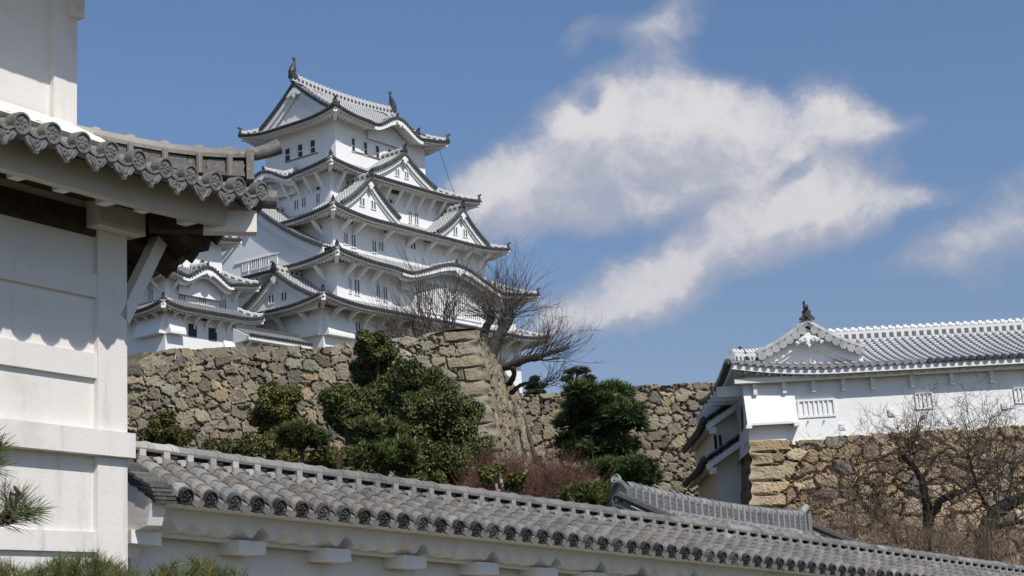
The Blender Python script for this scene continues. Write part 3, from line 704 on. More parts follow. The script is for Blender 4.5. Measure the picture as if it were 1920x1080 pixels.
# ------------------------------------------------------------------ small corner turret west of the keep
def build_turret():
    s, w = dirv(KAZ), dirv(KAZ-90); oS, oW, eW = -w, -s, -w
    P1 = at(306, 562, 119); L1 = (onplane(499, 606, P1, w)-P1)@s
    P2 = at(307, 499, 120); L2 = (onplane(491, 549, P2, w)-P2)@s
    P3 = onplane(445, 463, P2+w*2.6+s*0, w)      # right tip of the third roof
    print('turret', P1, L1, P2, L2, P3)
    org = [*(P1+s*L1/2+w*4)[:2], 20.]
    t = thing('corner_turret', org, 'small white three-storey turret with an arched cusped gable, left of the castle keep', 'castle turret')
    D1, D2 = 9.5, 9.0
    f1 = Fr((P1+s*L1/2+w*D1/2)[:2], KAZ); f2 = Fr((P2+s*L2/2+w*D2/2)[:2], KAZ)
    hs = .4; z1 = P1[2]-hs; z2 = P2[2]-hs
    a1, b1, a2, b2 = L1/2, D1/2, L2/2, D2/2
    ov = 1.35
    m = MB(); zb = 20.; m.box(f1(0, 0, (zb+z1+.1)/2), s*(a1-ov), w*(b1-ov), Z*(z1+.1-zb)/2); m.build('wall', M_keepwall, t)
    m = MB(); m.box(f2(0, 0, (z1+z2)/2+.1), s*(a2-ov), w*(b2-ov), Z*(z2-z1)/2); m.build('wall', M_keepwall, t)
    kw = dict(mt=M_tile_d, mr=M_ridge, pitch=.29, ornw=.36, ridges=('SW', 'SE'))
    skirt(t, f1, a1, b1, a2-ov, b2-ov, z1, .95, hs, a1-ov, b1-ov, **kw)
    uk = (onplane(392, 512, f2.C+oS*b2, oS)-f2.C)@s; print('tk', uk, a2)
    a3, b3 = a2-2.4, b2-2.0
    r_ = skirt(t, f2, a2, b2, a3, b3, z2, 1.25, hs, a2-ov, b2-ov, kara=[('S', uk, 2.35, .95)], **kw)
    z3 = P3[2]-.35; m = MB(); m.box(f2(0, 0, (z2+z3)/2), s*a3, w*b3, Z*((z3-z2)/2+.1)); m.build('wall', M_keepwall, t)
    skirt(t, f2, a3+1.2, b3+1.2, 1.2, .05, z3, 2.2, .35, a3, b3, **kw)
    z3 = lambda x: 240+x/5.4
    def pw(x0, x1, y0, y1, PP, ee, oo, nb, **k): pxwin(t, 240+x0/5.4, 240+x1/5.4, 460+y0/5.4, 460+y1/5.4, PP, ee, oo, nb, **k)
    pS1, pS2, pW1, pW2 = f1.C+oS*(b1-ov), f2.C+oS*(b2-ov), f1.C+oW*(a1-ov), f2.C+oW*(a2-ov)
    for q in ((508, 575, 455, 555), (714, 785, 496, 600), (920, 988, 545, 640)): pw(*q, pS2, s, oS, 4)
    for q in ((55, 98, 492, 600), (212, 258, 448, 555)): pw(*q, pW2, eW, oW, 3)
    for q in ((616, 684, 806, 918), (820, 888, 846, 955)): pw(*q, pS1, s, oS, 3, pane=M_dark, bars=M_orn, fr_=.05)
    pw(745, 800, 745, 770, pS1, s, oS, 0, pane=M_dark, fr_=.03)
    for q in ((708, 780, 380, 412), (818, 890, 402, 436)): pw(*q, pS2, s, oS, 0, pane=M_dark, bars=M_brown, fr_=.05)
    # bell-shaped windows of the top storey
    pS3 = f2.C+oS*b3
    for x0, x1, y0, y1 in ((463, 545, 100, 235), (718, 790, 155, 290)):
        c = onplane(240+(x0+x1)/10.8, 460+(y0+y1)/10.8, pS3, oS)
        wd = abs((onplane(240+x1/5.4, 460+y0/5.4, pS3, oS)-onplane(240+x0/5.4, 460+y0/5.4, pS3, oS))@s)/2; ht = abs(onplane(240+x0/5.4, 460+y1/5.4, pS3, oS)[2]-onplane(240+x0/5.4, 460+y0/5.4, pS3, oS)[2])/2
        b = MB(); b.prism(np.array([(-1, -1), (1, -1), (.85, .3), (.6, .75), (.15, .95), (0, 1.05), (-.15, .95), (-.6, .75), (-.85, .3)])*[wd, ht], c+oS*.01, s, Z, oS, .02, mi=0)
        ar = np.array([(-1, -1), (-.85, .3), (-.6, .75), (-.15, .95), (0, 1.05), (.15, .95), (.6, .75), (.85, .3), (1, -1)])*[wd, ht]
        b.tube(c+oS*.05+ar[:, :1]*s+ar[:, 1:]*Z, .07, 5, mi=2)
        for x in np.linspace(-.6, .6, 4): b.box(c+oS*.05+s*x*wd-Z*.15*ht, s*.05, oS*.03, Z*ht*.8, mi=1)
        b.build('bell_window', [M_shade, M_white, M_gold], t)
    for x in np.arange(-a1+ov+.55, a1-ov, 1.15): brace(t, f1(x, -b1+ov, z1-.2), oS, .95, .9, .16, True)
    for x in np.arange(-b1+ov+.55, b1-ov, 1.1): brace(t, f1(-a1+ov, x, z1-.2), oW, .95, .9, .16, True)
    for x in (-a2+ov+.6, -a2+ov+2.0, a2-ov-1.9, a2-ov-.6): brace(t, f2(x, -b2+ov, z2-.2), oS, .95, .8, .16)
    for x in np.arange(-b2+ov+.6, b2-ov, 1.2): brace(t, f2(-a2+ov, x, z2-.2), oW, .95, .8, .16)
    # stone-drop boxes
    zc = onplane(307, 625, f1(-a1+ov, -b1+ov, 0), oS)[2]
    for (ee, oo, q, ln) in ((s, oS, f1(-a1+ov, -b1+ov, 0), 1.55), (w, oW, f1(-a1+ov, -b1+ov, 0), 2.9), (s, oS, f1(a1-ov-2.1, -b1+ov, -1.35), 2.1)):
        b = MB(); b.prism(np.array([(0, 1.7), (0, 0), (.62, 0), (.62, .22), (.04, 1.7)]), q+Z*zc, oo, Z, ee, ln); b.build('stone_drop_box', M_keepwall, t)
    # low corridor between turret and keep
    A = at(468, 628, 121); oc = -w; A2 = onplane(552, 640, A, w); Lc = (A2-A)@s
    c = thing('connecting_corridor', [*(A+s*Lc/2)[:2], 20.], 'low white corridor with a dark tiled roof linking the corner turret to the castle keep', 'castle corridor')
    T, D, SO = MB(), MB(), MB()
    f = lambda u, v: A+u[..., None]*s+v[..., None]*w+(.5*v)[..., None]*Z
    cs = tiled(T, f, 0, Lc+2, .29, lambda u: np.full(np.shape(u), 1.6), 6, .1); discs(D, f, cs, lambda u: np.ones_like(u), .13)
    T.bar(A+s*-.1+w*1.6+Z*.8, A+s*(Lc+2)+w*1.6+Z*.8, .4, .5)
    SO.bar(A+s*-.05+w*.2-Z*.2, A+s*(Lc+2)+w*.2-Z*.2, .35, .26)
    SO.prism(np.array([(0, -.05), (1.6, .75), (1.6, -.4), (.3, -.4)]), A-s*.0, w, Z, -s, .18)
    for x in np.arange(.2, Lc+1.5, .45): SO.bar(A+s*x+w*.1-Z*.36, A+s*x+w*1.3-Z*.2, .16, .14)
    m = MB(); m.box(A+s*(Lc/2+1.2)+w*1.5-Z*3, s*(Lc/2+.9), w*.4, Z*3.1); m.build('wall', M_keepwall, c)
    r_ = T.build('roof', M_tile_d, c); D.build('eave_tiles', M_disc_dark, r_); SO.build('soffit', M_soffit, r_)
    for x in np.arange(.5, Lc, 1.1): brace(c, A+s*x+w*1.1-Z*.3, -w, .8, .7, .14)
    pxwin(c, 475, 482, 649, 655, A+w*1.1, s, -w, 2, pane=M_dark, fr_=.04)
build_turret()

# ------------------------------------------------------------------ terrain
def smooth(a, b, x): t = np.clip((x-a)/(b-a), 0, 1); return t*t*(3-2*t)
def hz_ground(x, y):
    x = np.asarray(x, float); y = np.asarray(y, float)
    h = (6.3-3.6*smooth(-1, 8, x-.05*(y-45)))*smooth(27, 48, y-.25*x)*1.0 + 2.4*smooth(50, 60, y)*smooth(-1, 8, x)
    h = h+ 3.2*smooth(62.5, 66, y)+15*np.exp(-(((x+18)/34)**2+((y-150)/42)**2)**1.5)*smooth(64, 100, y)
    h = h + smooth(500, 3000, np.hypot(x, y))*-12
    return h
def build_ground():
    xs = np.unique(np.r_[-3500, -1800, -900, -400, np.linspace(-200, -40, 17), np.linspace(-38, 45, 84), np.linspace(50, 200, 16), 400, 900, 1800, 3500])
    ys = np.unique(np.r_[-300, -100, -30, np.linspace(-10, 75, 86), np.linspace(78, 230, 39), 300, 500, 900, 1800, 3500, 5000])
    X, Y = np.meshgrid(xs, ys, indexing='ij'); Zz = hz_ground(X, Y)+rng.normal(0, .06, X.shape)*(abs(X) < 60)*(Y > 18)*(Y < 110)
    m = MB(); m.grid(np.stack([X, Y, Zz], -1)); tag(m.build('ground', M_ground, smooth=True, org=(0, 0, 0)), kind='structure')
build_ground()

# ------------------------------------------------------------------ rubble stone ramparts: every stone raised out of the surface
PAL = np.array([(.245, .215, .165), (.27, .24, .185), (.22, .19, .15), (.29, .255, .19), (.19, .17, .145), (.26, .23, .175), (.31, .255, .175), (.17, .155, .14), (.27, .255, .215), (.225, .20, .16)])*np.array([.98, .945, .86])
def stone_face(mb, T0, dA, off, A, H, res, sw, sh, quoins=(), slope=0., pal=PAL, seed=1, depth=.11, topj=.05, nrm=None, bright=1., amin=0., capback=1.4, gap=.07, va=None, jd=.07, var=.13):
    g = np.random.default_rng(seed)
    # seeds in (a, h) metric: running rows with jitter, plus small filler stones
    pts = []; y = -.1
    while y < H+.5:
        rh = sh*g.uniform(.72, 1.3)*(1+.25*y/H); x = amin-1+g.uniform(0, sw)
        while x < A+1:
            w_ = sw*g.uniform(.55, 1.45)*(1+.2*y/H); pts.append((x+w_/2, y+rh/2+g.normal(0, rh*.2), w_, rh)); x += w_
        y += rh
    P = np.array(pts); k = len(P)
    fill = np.stack([g.uniform(amin, A, int(k*.75)), g.uniform(0, H, int(k*.75)), np.full(int(k*.75), sw*.55), np.full(int(k*.75), sh*.5)], 1)
    P = np.vstack([P, fill]); n = len(P); wgt = np.r_[np.zeros(k), np.full(n-k, .2*sh)]
    rot = g.normal(0, .28, n); ca, sa = np.cos(rot), np.sin(rot); asp = np.sqrt(P[:, 3]/P[:, 2])*g.uniform(.85, 1.15, n)
    colr = pal[g.integers(0, len(pal), n)]*g.normal(1, var, (n, 1)).clip(.5, 1.45)*bright
    tilt = g.normal(0, .11, (n, 2)); lift = g.normal(0, .03, n)
    na, nh = int((A-amin)/res)+1, int(H/res)+1
    a = np.linspace(amin, A, na); tt = np.linspace(0, 1, nh)
    steps = np.interp(a, np.arange(amin, A+sw*2, sw*.8), g.uniform(-topj*2, topj, len(np.arange(amin, A+sw*2, sw*.8))))
    stepi = np.floor((a-amin)/(sw*.9)).astype(int); steps = .6*g.uniform(-topj*2.4, topj, stepi.max()+2)[stepi]+.4*steps
    AA = np.repeat(a[:, None], nh, 1); HH = -steps[:, None]*(1-tt)+tt*H
    q = np.stack([AA.ravel(), HH.ravel()], 1)
    # warp for irregular outlines
    wx = .07*sw*np.sin(q[:, 0]*5.1/sw+2*np.sin(q[:, 1]*3.3/sh)); wy = .08*sh*np.sin(q[:, 1]*4.7/sh+2*np.sin(q[:, 0]*3.9/sw))
    q2 = q+np.stack([wx, wy], 1)+g.normal(0, .008, q.shape)
    idx = np.zeros(len(q), int); edge = np.zeros(len(q)); 
    for c0 in range(0, len(q), 3000):
        qa = q2[c0:c0+3000]; cand = np.where((P[:, 0] > qa[:, 0].min()-2.2*sw) & (P[:, 0] < qa[:, 0].max()+2.2*sw))[0]
        dq = qa[:, None]-P[None, cand, :2]
        u = dq[..., 0]*ca[cand]+dq[..., 1]*sa[cand]; v = -dq[..., 0]*sa[cand]+dq[..., 1]*ca[cand]; ac = asp[cand]
        d = np.maximum(.55*(abs(u)*ac+abs(v)/ac), np.hypot(u*ac, v/ac)*.9)+wgt[cand]
        o = np.argpartition(d, 1, axis=1)[:, :2]; dd = np.take_along_axis(d, o, 1); sw_ = dd[:, 0] > dd[:, 1]
        i0 = cand[np.where(sw_, o[:, 1], o[:, 0])]; idx[c0:c0+3000] = i0; edge[c0:c0+3000] = abs(dd[:, 1]-dd[:, 0])
    col = colr[idx]; rel = q2-P[idx, :2]
    ee_ = np.clip(edge/gap, 0, 1); hgt = depth*(1-(1-ee_)**3)-jd*np.clip(1-edge/.04, 0, 1)+(lift[idx]+(rel*tilt[idx]).sum(1).clip(-.12, .12))*np.clip(edge/.1, 0, 1)
    for i, (a0, a1, h0, h1) in enumerate(quoins):
        dd = np.minimum(np.minimum(q[:, 0]-a0, a1-q[:, 0]) if a0 > amin+.01 else a1-q[:, 0], np.minimum(q[:, 1]-h0, h1-q[:, 1]))
        ins = (dd > 0) & (q[:, 0] >= a0-.05)
        qc = pal[(0, 1, 3, 5, 8)[g.integers(0, 5)]]*g.uniform(.9, 1.2)*bright
        qd = depth*np.sqrt(np.clip(dd/.045, 0, 1))-1.2*jd*np.clip(1-dd/.04, 0, 1)+.02+g.normal(0, .025)
        hgt = np.where(ins, qd, hgt); col = np.where(ins[:, None], qc, col)
    nz = np.array([math.sin(i*12.9898)*43758.5453 % 1 for i in range(1)])
    hgt += g.normal(0, .008, len(q))
    hgt = hgt.reshape(na, nh); col = col.reshape(na, nh, 3)
    O2 = np.array([off(h) for h in tt*H])              # horizontal batter offset
    Pos = T0+AA[..., None]*dA+np.zeros((na, nh, 3)); Pos[..., :2] += O2[None, :, :]; Pos[..., 2] += -HH+slope*AA
    nn = np.cross(dA, Z) if nrm is None else nrm
    if va is None: Pos = Pos+hgt[..., None]*nn
    else:
        wq = np.clip(AA/.3, 0, 1); wq = wq*wq*(3-2*wq); jn = .09+.035*np.sin(HH*7.3)+.03*np.sin(HH*17.1+1)
        Pos = Pos+(hgt*wq+jn*(1-wq))[..., None]*(nn*wq[..., None]+np.array([*va, 0])*(1-wq[..., None]))
    mb.grid(Pos, col=col.reshape(-1, 3))
    cap = np.stack([Pos[:, 0], Pos[:, 0]-nn*capback*.5+Z*.02, Pos[:, 0]-nn*capback-Z*.1], 1); mb.grid(cap, col=np.repeat(col[:, :1], 3, 1).reshape(-1, 3))
def arris(nf, ns, k1, k2):   # offset that keeps both faces battered alike
    Mx = np.array([nf[:2], ns[:2]]); 
    def off(h): k = k1*h+k2*h*h; return np.linalg.solve(Mx, [k, k])
    off.va = np.linalg.solve(Mx, [1., 1.]); return off
def quoin_list(H, h0, lng, sht, seed, other):
    g = np.random.default_rng(seed); q = []; h = 0.; i = other
    while h < H:
        hh = h0*g.uniform(.85, 1.2); q.append((0, (lng if i % 2 else sht)*g.uniform(.85, 1.15), h, min(h+hh, H))); h += hh; i += 1
    return q
# big rampart at the left with its corner
def build_ramparts():
    T0 = at(885, 616, 48); dl = -dirv(98.9-1.0); nf = np.cross(-dl, Z); nf = nf if nf[1] < 0 else -nf
    dr = dirv(5.5); ns = np.cross(dr, Z); ns = ns if ns[0] > 0 else -ns
    off = arris(nf, ns, .16, .004)
    m = MB()
    stone_face(m, T0, dl, off, 19, 6.6, .044, .52, .37, quoin_list(6.6, .42, .95, .55, 3, 1), slope=-.034, seed=5, nrm=nf, va=off.va)
    stone_face(m, T0, dr, off, 14, 6.6, .055, .58, .40, quoin_list(6.6, .42, .95, .55, 3, 0), slope=0, seed=6, nrm=ns, va=off.va)
    tag(m.build('stone_rampart', M_stone), 'tall brown rubble stone rampart with squared corner blocks below the castle keep', 'stone wall')
    # rampart behind, right of the corner
    T1 = at(940, 742, 61.5); T1[2] = at(957, 737, 61.5)[2]-.1; d1 = dirv(91.5); n1 = np.cross(d1, Z); n1 = n1 if n1[1] < 0 else -n1
    m = MB(); stone_face(m, T1, d1, lambda h: n1[:2]*(.14*h), 16, 7.5, .058, .60, .44, (), slope=.012, seed=11, nrm=n1, depth=.14, gap=.12)
    tag(m.build('stone_rampart', M_stone), 'grey brown stone rampart behind the dark pine, left of the long white turret', 'stone wall')
    # warm stone base carrying the long turret
    T2 = at(1412, 833, 48); d2 = dirv(90); n2 = np.array([0, -1., 0]); d3 = dirv(1.5); n3 = np.cross(d3, Z); n3 = n3 if n3[0] < 0 else -n3
    off2 = arris(n2, n3, .07, .006)
    warm = np.array([(.44, .335, .205), (.38, .285, .175), (.27, .185, .115), (.47, .375, .25), (.32, .225, .14), (.40, .30, .18), (.33, .25, .165), (.24, .205, .165), (.36, .29, .20), (.43, .32, .19)])
    m = MB(); stone_face(m, T2+Z*.12, d2, off2, 15, 5.0, .044, .60, .38, quoin_list(5, .40, .95, .55, 8, 1), slope=.0, pal=warm, seed=21, nrm=n2, bright=.95, va=off2.va, depth=.13, gap=.10, jd=.13, var=.12)
    stone_face(m, T2, d3, off2, 14, 5.0, .1, .8, .48, quoin_list(5, .40, .95, .55, 8, 0), pal=PAL*.8, seed=22, nrm=n3, va=off2.va)  # end face stones greyed and darkened, its shade put into the palette
    tag(m.build('stone_rampart', M_stone), 'warm ochre stone base carrying the long white turret, behind bare cherry trees', 'stone wall')
    # low stone footing under the corner turret
    T3 = at(300, 652, 112); d4 = dirv(90); m = MB()
    stone_face(m, at(330, 654, 112), dirv(100), lambda h: np.array([0, -.1*h]), 9, 6, .16, 1.1, .7, (), slope=-.06, seed=31, nrm=np.array([0, -1., 0]))
    stone_face(m, at(330, 654, 112), -dirv(80), lambda h: np.array([0, -.1*h]), 9, 6, .16, 1.1, .7, (), slope=-.1, seed=32, nrm=np.array([0, -1., 0]))
    tag(m.build('stone_footing', M_stone), 'stone footing peeping out under the small white corner turret', 'stone wall')
build_ramparts()

# ------------------------------------------------------------------ long white turret on the right
def build_long_turret():
    Y0 = 48.0; e = np.array([1., 0, 0]); o = np.array([0, -1., 0]); b_ = np.array([0, 1., 0])
    LT = thing('long_turret', [12., Y0+3, 7.0], 'long low white turret with whitened tile roof and lattice windows on the ochre stone base', 'castle turret')
    over = .58; wy = Y0+.12
    xl = at(1412, 835, wy)[0]-.05; zb = at(1412, 838, wy)[2]-.15
    xe = at(1368, 690, wy-over)[0]; ze = at(1640, 683, wy-over)[2]
    x1 = 25.; Dp = 7.0; ovl = xl-xe+.0
    print('long turret', xl, zb, xe, ze)
    fr = Fr(((xe+x1)/2, wy-over+(Dp+2*over)/2), 90)    # s = +X, w = +Y
    a, b = (x1-xe)/2, (Dp+2*over)/2
    m = MB()      # wall with a slight outward curve at its foot
    zt = ze+.1; hh = np.linspace(0, 1, 9); flare = .10*(1-hh)**2.2
    for (p, q, nn) in ((np.array([xl, wy, 0]), np.array([x1, wy, 0]), o), (np.array([xl, wy+Dp, 0]), np.array([xl, wy, 0]), -e)):
        for c in range(1):
            A = np.array([p+Z*(zb+(zt-zb)*h)+(o if nn is o else -e)*fl+(-e if nn is o else o)*fl*1 for h, fl in zip(hh, flare)]); B = np.array([q+Z*(zb+(zt-zb)*h)+nn*fl+(o if nn is not o else 0*o)*fl for h, fl in zip(hh, flare)])
            m.grid(np.stack([A, B], 1))
    m.box([(xl+x1)/2+.3, wy+Dp/2+.3, (zb+zt)/2], [(x1-xl)/2, 0, 0], [0, Dp/2, 0], [0, 0, (zt-zb)/2])
    m.build('wall', M_white, LT)
    # roof: hip below, ridge running along, front gable near the left end
    zr = at(1720, 618, Y0+Dp/2)[2]-.2; H = zr-ze
    T, D1, D2, SO, RI, ON, WB = MB(), MB(), MB(), MB(), MB(), MB(), MB()
    dl = 3.0
    def mk(k):
        ee, oo = fr.side(k); L, dO, d, da = (a, b, b, dl) if k in 'SN' else (b, a, dl, b)
        def hz(u, v):
            q = v/d; x = np.clip((L-(-u if k == 'S' else u if k == 'N' else abs(u)))/ (dl if k in 'SN' else b), 0, 9)
            return ze+H*(.72*q+.28*q*q)+.32*np.clip(1-x/1.1, 0, 1)**2*(1-q)
        def f(u, v): return fr.C+u[..., None]*ee+(dO-v)[..., None]*oo+hz(u, v)[..., None]*Z
        def v1(u): 
            lim = (L+u if k == 'S' else L-u if k == 'N' else L-abs(u))
            return d*np.clip(lim/da, 0, 1)
        def f0(u, v, dz): return fr.C+u[..., None]*ee+(dO-v)[..., None]*oo+(hz(u, 0*v)+dz)[..., None]*Z
        return ee, oo, L, dO, d, f, v1, f0, hz
    sides = []
    for k in 'SWN':
        ee, oo, L, dO, d, f, v1, f0, hz = mk(k)
        cs = tiled(T, f, -L, L, .24 if k != 'N' else .5, v1, 9, .085, course=.27)
        if k == 'S':
            cut = -a+at(1735, 670, wy-over)[0]-xe
            for lo, hi, Dq in ((-L, cut, D1), (cut, L, D2)):
                uu = np.linspace(lo+.05, hi-.05, 40); Pq = f(uu, uu*0+.03); Dq.strip(Pq+Z*.03, Pq-Z*.03, -oo*.03)
            discs(D1, f, cs[cs < cut], lambda u: np.ones_like(u), .078, 10, .05); discs(D2, f, cs[cs >= cut], lambda u: np.ones_like(u), .078, 10, .05)
        else:
            D3 = MB(); uu = np.linspace(-L+.05, L-.05, 40); Pq = f(uu, uu*0+.03); D3.strip(Pq+Z*.03, Pq-Z*.03, -oo*.03)
            discs(D3, f, cs, lambda u: np.ones_like(u), .1, 8); sides.append(D3)
        soffit_side(SO, SO, f0, L, over if k != 'W' else ovl+.05, 1., corr=.36, amp=.05, drop=.2, slope=.15)
        if k == 'W':
            uu = np.linspace(-L, L, 24); P1 = f(uu, uu*0-.05); WB.strip(P1+Z*.07, P1-Z*.07, -oo*.1)
    xr = np.linspace(xe+dl, x1, 12); RI_p = np.stack([xr, np.full(12, fr.C[1]), np.full(12, zr+.08)], 1); ridge_bar(RI, RI_p, .26, .17, per=.24)
    t = np.linspace(1, .03, 8)
    pts = np.stack([xe+dl*t, wy-over+b*t, ze+H*(.72*t+.28*t*t)+.32*np.clip(1-t/1.1, 0, 1)**2*(1-t)+.04], 1); ridge_bar(RI, pts[2:], .26, .2, per=.24)
    oni(ON, pts[-2], pts[-1]-pts[-2], .3)
    ro = T.build('roof', M_tile_w, LT); D1.build('eave_tiles', M_disc_light, ro); od = D2.build('eave_tiles', M_disc_dark, ro); od['label'] = 'dark unwhitened eave tiles'
    for D3 in sides: D3.build('eave_tiles', M_disc_dark, ro)
    SO.build('soffit', M_white, ro); RI.build('roof_ridge', M_ridge_w, ro); ON.build('ridge_end_tile', M_orn, ro); WB.build('verge_board', M_disc_dark, ro)
    # front gable
    dist = b-.75; P = onplane(1511, 618, fr.C+o*dist, o); u = (P-fr.C)@e; fl = onplane(1425, 668, fr.C+o*dist, o); frt = onplane(1612, 662, fr.C+o*dist, o)
    hw = (frt[0]-fl[0])/2; zbase = ze+.42
    print('lt gable', u, P[2], hw)
    g = gable(LT, fr, 'S', u, dist, hw, zbase, P[2]-zbase-.02, 1.5, over=.28, bw=.3, mt=M_tile_w, md=M_disc_light, mr=M_ridge_w, pitch=.24, orn=.30, rw=.2, rh=.12, r=.085, carved=True)
    pk = onplane(1511, 594, fr.C+o*(dist+.25), o); fish(LT, np.array([pk[0], pk[1], pk[2]-.02]), o+e*.35, .5)
    # beam ends under the eave
    for px in (1412, 1467, 1522, 1578, 1633, 1707, 1782, 1857, 1932):
        q = onplane(px, 705, np.array([0, wy, 0]), o); bb = MB(); bb.box([q[0], wy-.06, ze-.45], [.055, 0, 0], [0, .13, 0], [0, 0, .2]); bb.build('beam_end', M_soffit, LT)
    bp = MB(); bp.box([(xe+x1)/2, wy-.24, ze-.24], [(x1-xe)/2-.15, 0, 0], [0, .09, 0], [0, 0, .07]); bp.build('eave_purlin', M_soffit, LT)
    for yy in np.arange(wy+.5, wy+Dp, .85): bb = MB(); bb.box([xl-.4, yy, ze-.42], [.42, 0, 0], [0, .09, 0], [0, 0, .16]); bb.build('beam_end', M_soffit, LT)
    PP = np.array([0, wy, 0.])
    pxwin(LT, 1499, 1562, 752, 779, PP, e, o, 7, pane=M_slot, fr_=.06, dep=.06)
    pxwin(LT, 1717, 1747, 738, 766, PP, e, o, 4, pane=M_slot, fr_=.02, dep=.06)
    pxwin(LT, 1902, 1940, 728, 755, PP, e, o, 5, pane=M_slot, fr_=.02, dep=.06)
    for x0, y0 in ((1484, 804), (1579, 800), (1671, 774), (1783, 788), (1883, 761)):
        c = onplane(x0, y0, PP, o); lb = MB(); lb.box(c+o*.03, e*.095, o*.06, Z*.095, mi=0); lb.box(c+o*.085, e*.055, o*.02, Z*.055, mi=1)
        lb.build('loophole', [M_white, M_cream], LT)
    for x0, y0 in ((1514, 790), (1544, 789), (1728, 780)):
        c = onplane(x0, y0, PP, o); hk = MB(); hk.tube([c, c+o*.12, c+o*.13-Z*.05], .012, 5); hk.tube([c+o*.05-Z*.05, c+o*.03-Z*.2], .008, 4); hk.build('iron_hook', M_orn, LT)
    # sloping stone-drop box at the corner
    A = onplane(1402, 793, PP+o*.45, o); B = onplane(1498, 789, PP+o*.45, o); zt_ = onplane(1440, 742, PP, o)[2]
    bx = MB(); x0, x1_ = A[0], B[0]; zb_ = (A[2]+B[2])/2
    poly = np.array([(0, zt_+.35), (.08, zt_), (.38, zb_), (.38, zb_-.06), (.28, zb_-.06), (0, zb_+.02)])
    bx.prism(poly, np.array([x0, wy, 0]), o, Z, e, x1_-x0)
    bx.bar([x0-.05, wy-.22, zb_-.1], [x0+.12, wy-.22, zb_-.1], .44, .1); bx.bar([x1_-.14, wy-.22, zb_-.1], [x1_+.02, wy-.22, zb_-.1], .44, .1)
    bx.build('stone_drop_box', M_white, LT)
    # slits and hinges on the shaded end wall
    for y, z_ in ((wy+1.3, zb+1.2), (wy+3.2, zb+.9)): s_ = MB(); s_.box([xl-.12, y, z_], [.015, 0, 0], [0, .3, 0], [0, 0, .38]); s_.build('window', M_disc_light, LT)
    # lower bay with two pent roofs on the left end
    def pent(px, py, Yf, length, proj, nm, dz=.45):
        Pq = at(px, py, Yf)
        p_, d_, s_ = MB(), MB(), MB()
        def f(u, v): return Pq+u[..., None]*b_+v[..., None]*e+(.62*v+.18*np.clip(1-u/2.2, 0, 1)**2)[..., None]*Z
        cs = tiled(p_, f, 0, length, .26, lambda u: np.full(np.shape(u), proj), 5, .08); discs(d_, f, cs, lambda u: np.ones_like(u), .1, 7)
        uu = np.linspace(0, length, 14); P1 = f(uu, uu*0); d_.strip(P1+Z*.05, P1-Z*.03, e*.08)
        for k in range(int(length/.38)):
            q = f(np.array([.2+k*.38]), np.array([.12]))[0]-Z*.16; s_.bar(q, q+e*(proj-.1)+Z*.5*(proj-.1), .14, .12, up=Z)
        P1 = f(uu, uu*0+.1)-Z*.12; P2 = f(uu, uu*0+proj)-Z*.2; s_.grid(np.stack([P1, P2], 1))
        s_.strip([Pq+e*.02-o*.05, Pq+e*proj+Z*.62*proj-o*.05], [Pq+e*.05-Z*.17-o*.05, Pq+e*proj+Z*(.62*proj-.2)-o*.05], o*.1)
        s_.bar(Pq+e*.2-Z*.22+b_*.02, Pq+e*.2-Z*.22-b_*.35, .2, .2)
        r_ = p_.build(nm, M_tile_d, LT); d_.build('eave_tiles', M_disc_dark, r_); s_.build('soffit', M_soffit, r_)
    pent(1322, 797, 50.2, 7.0, 1.35, 'pent_roof')
    pent(1322, 872, 50.2, 6.5, 1.2, 'pent_roof')
    q0 = at(1326, 830, 50.9); q1 = at(1404, 830, 50.9); zlo = at(1360, 960, 50.9)[2]; zhi = at(1360, 770, 50.9)[2]
    w_ = MB(); w_.box([(q0[0]+q1[0])/2+.12, 50.9+3, (zlo+zhi)/2], [(q1[0]-q0[0])/2-.12, 0, 0], [0, 3, 0], [0, 0, (zhi-zlo)/2]); w_.build('bay_wall', M_white, LT)
    PB = np.array([0, 50.9, 0.]); pxwin(LT, 1339, 1354, 816, 856, PB, e, o, 2, pane=M_dark, fr_=.05)
build_long_turret()

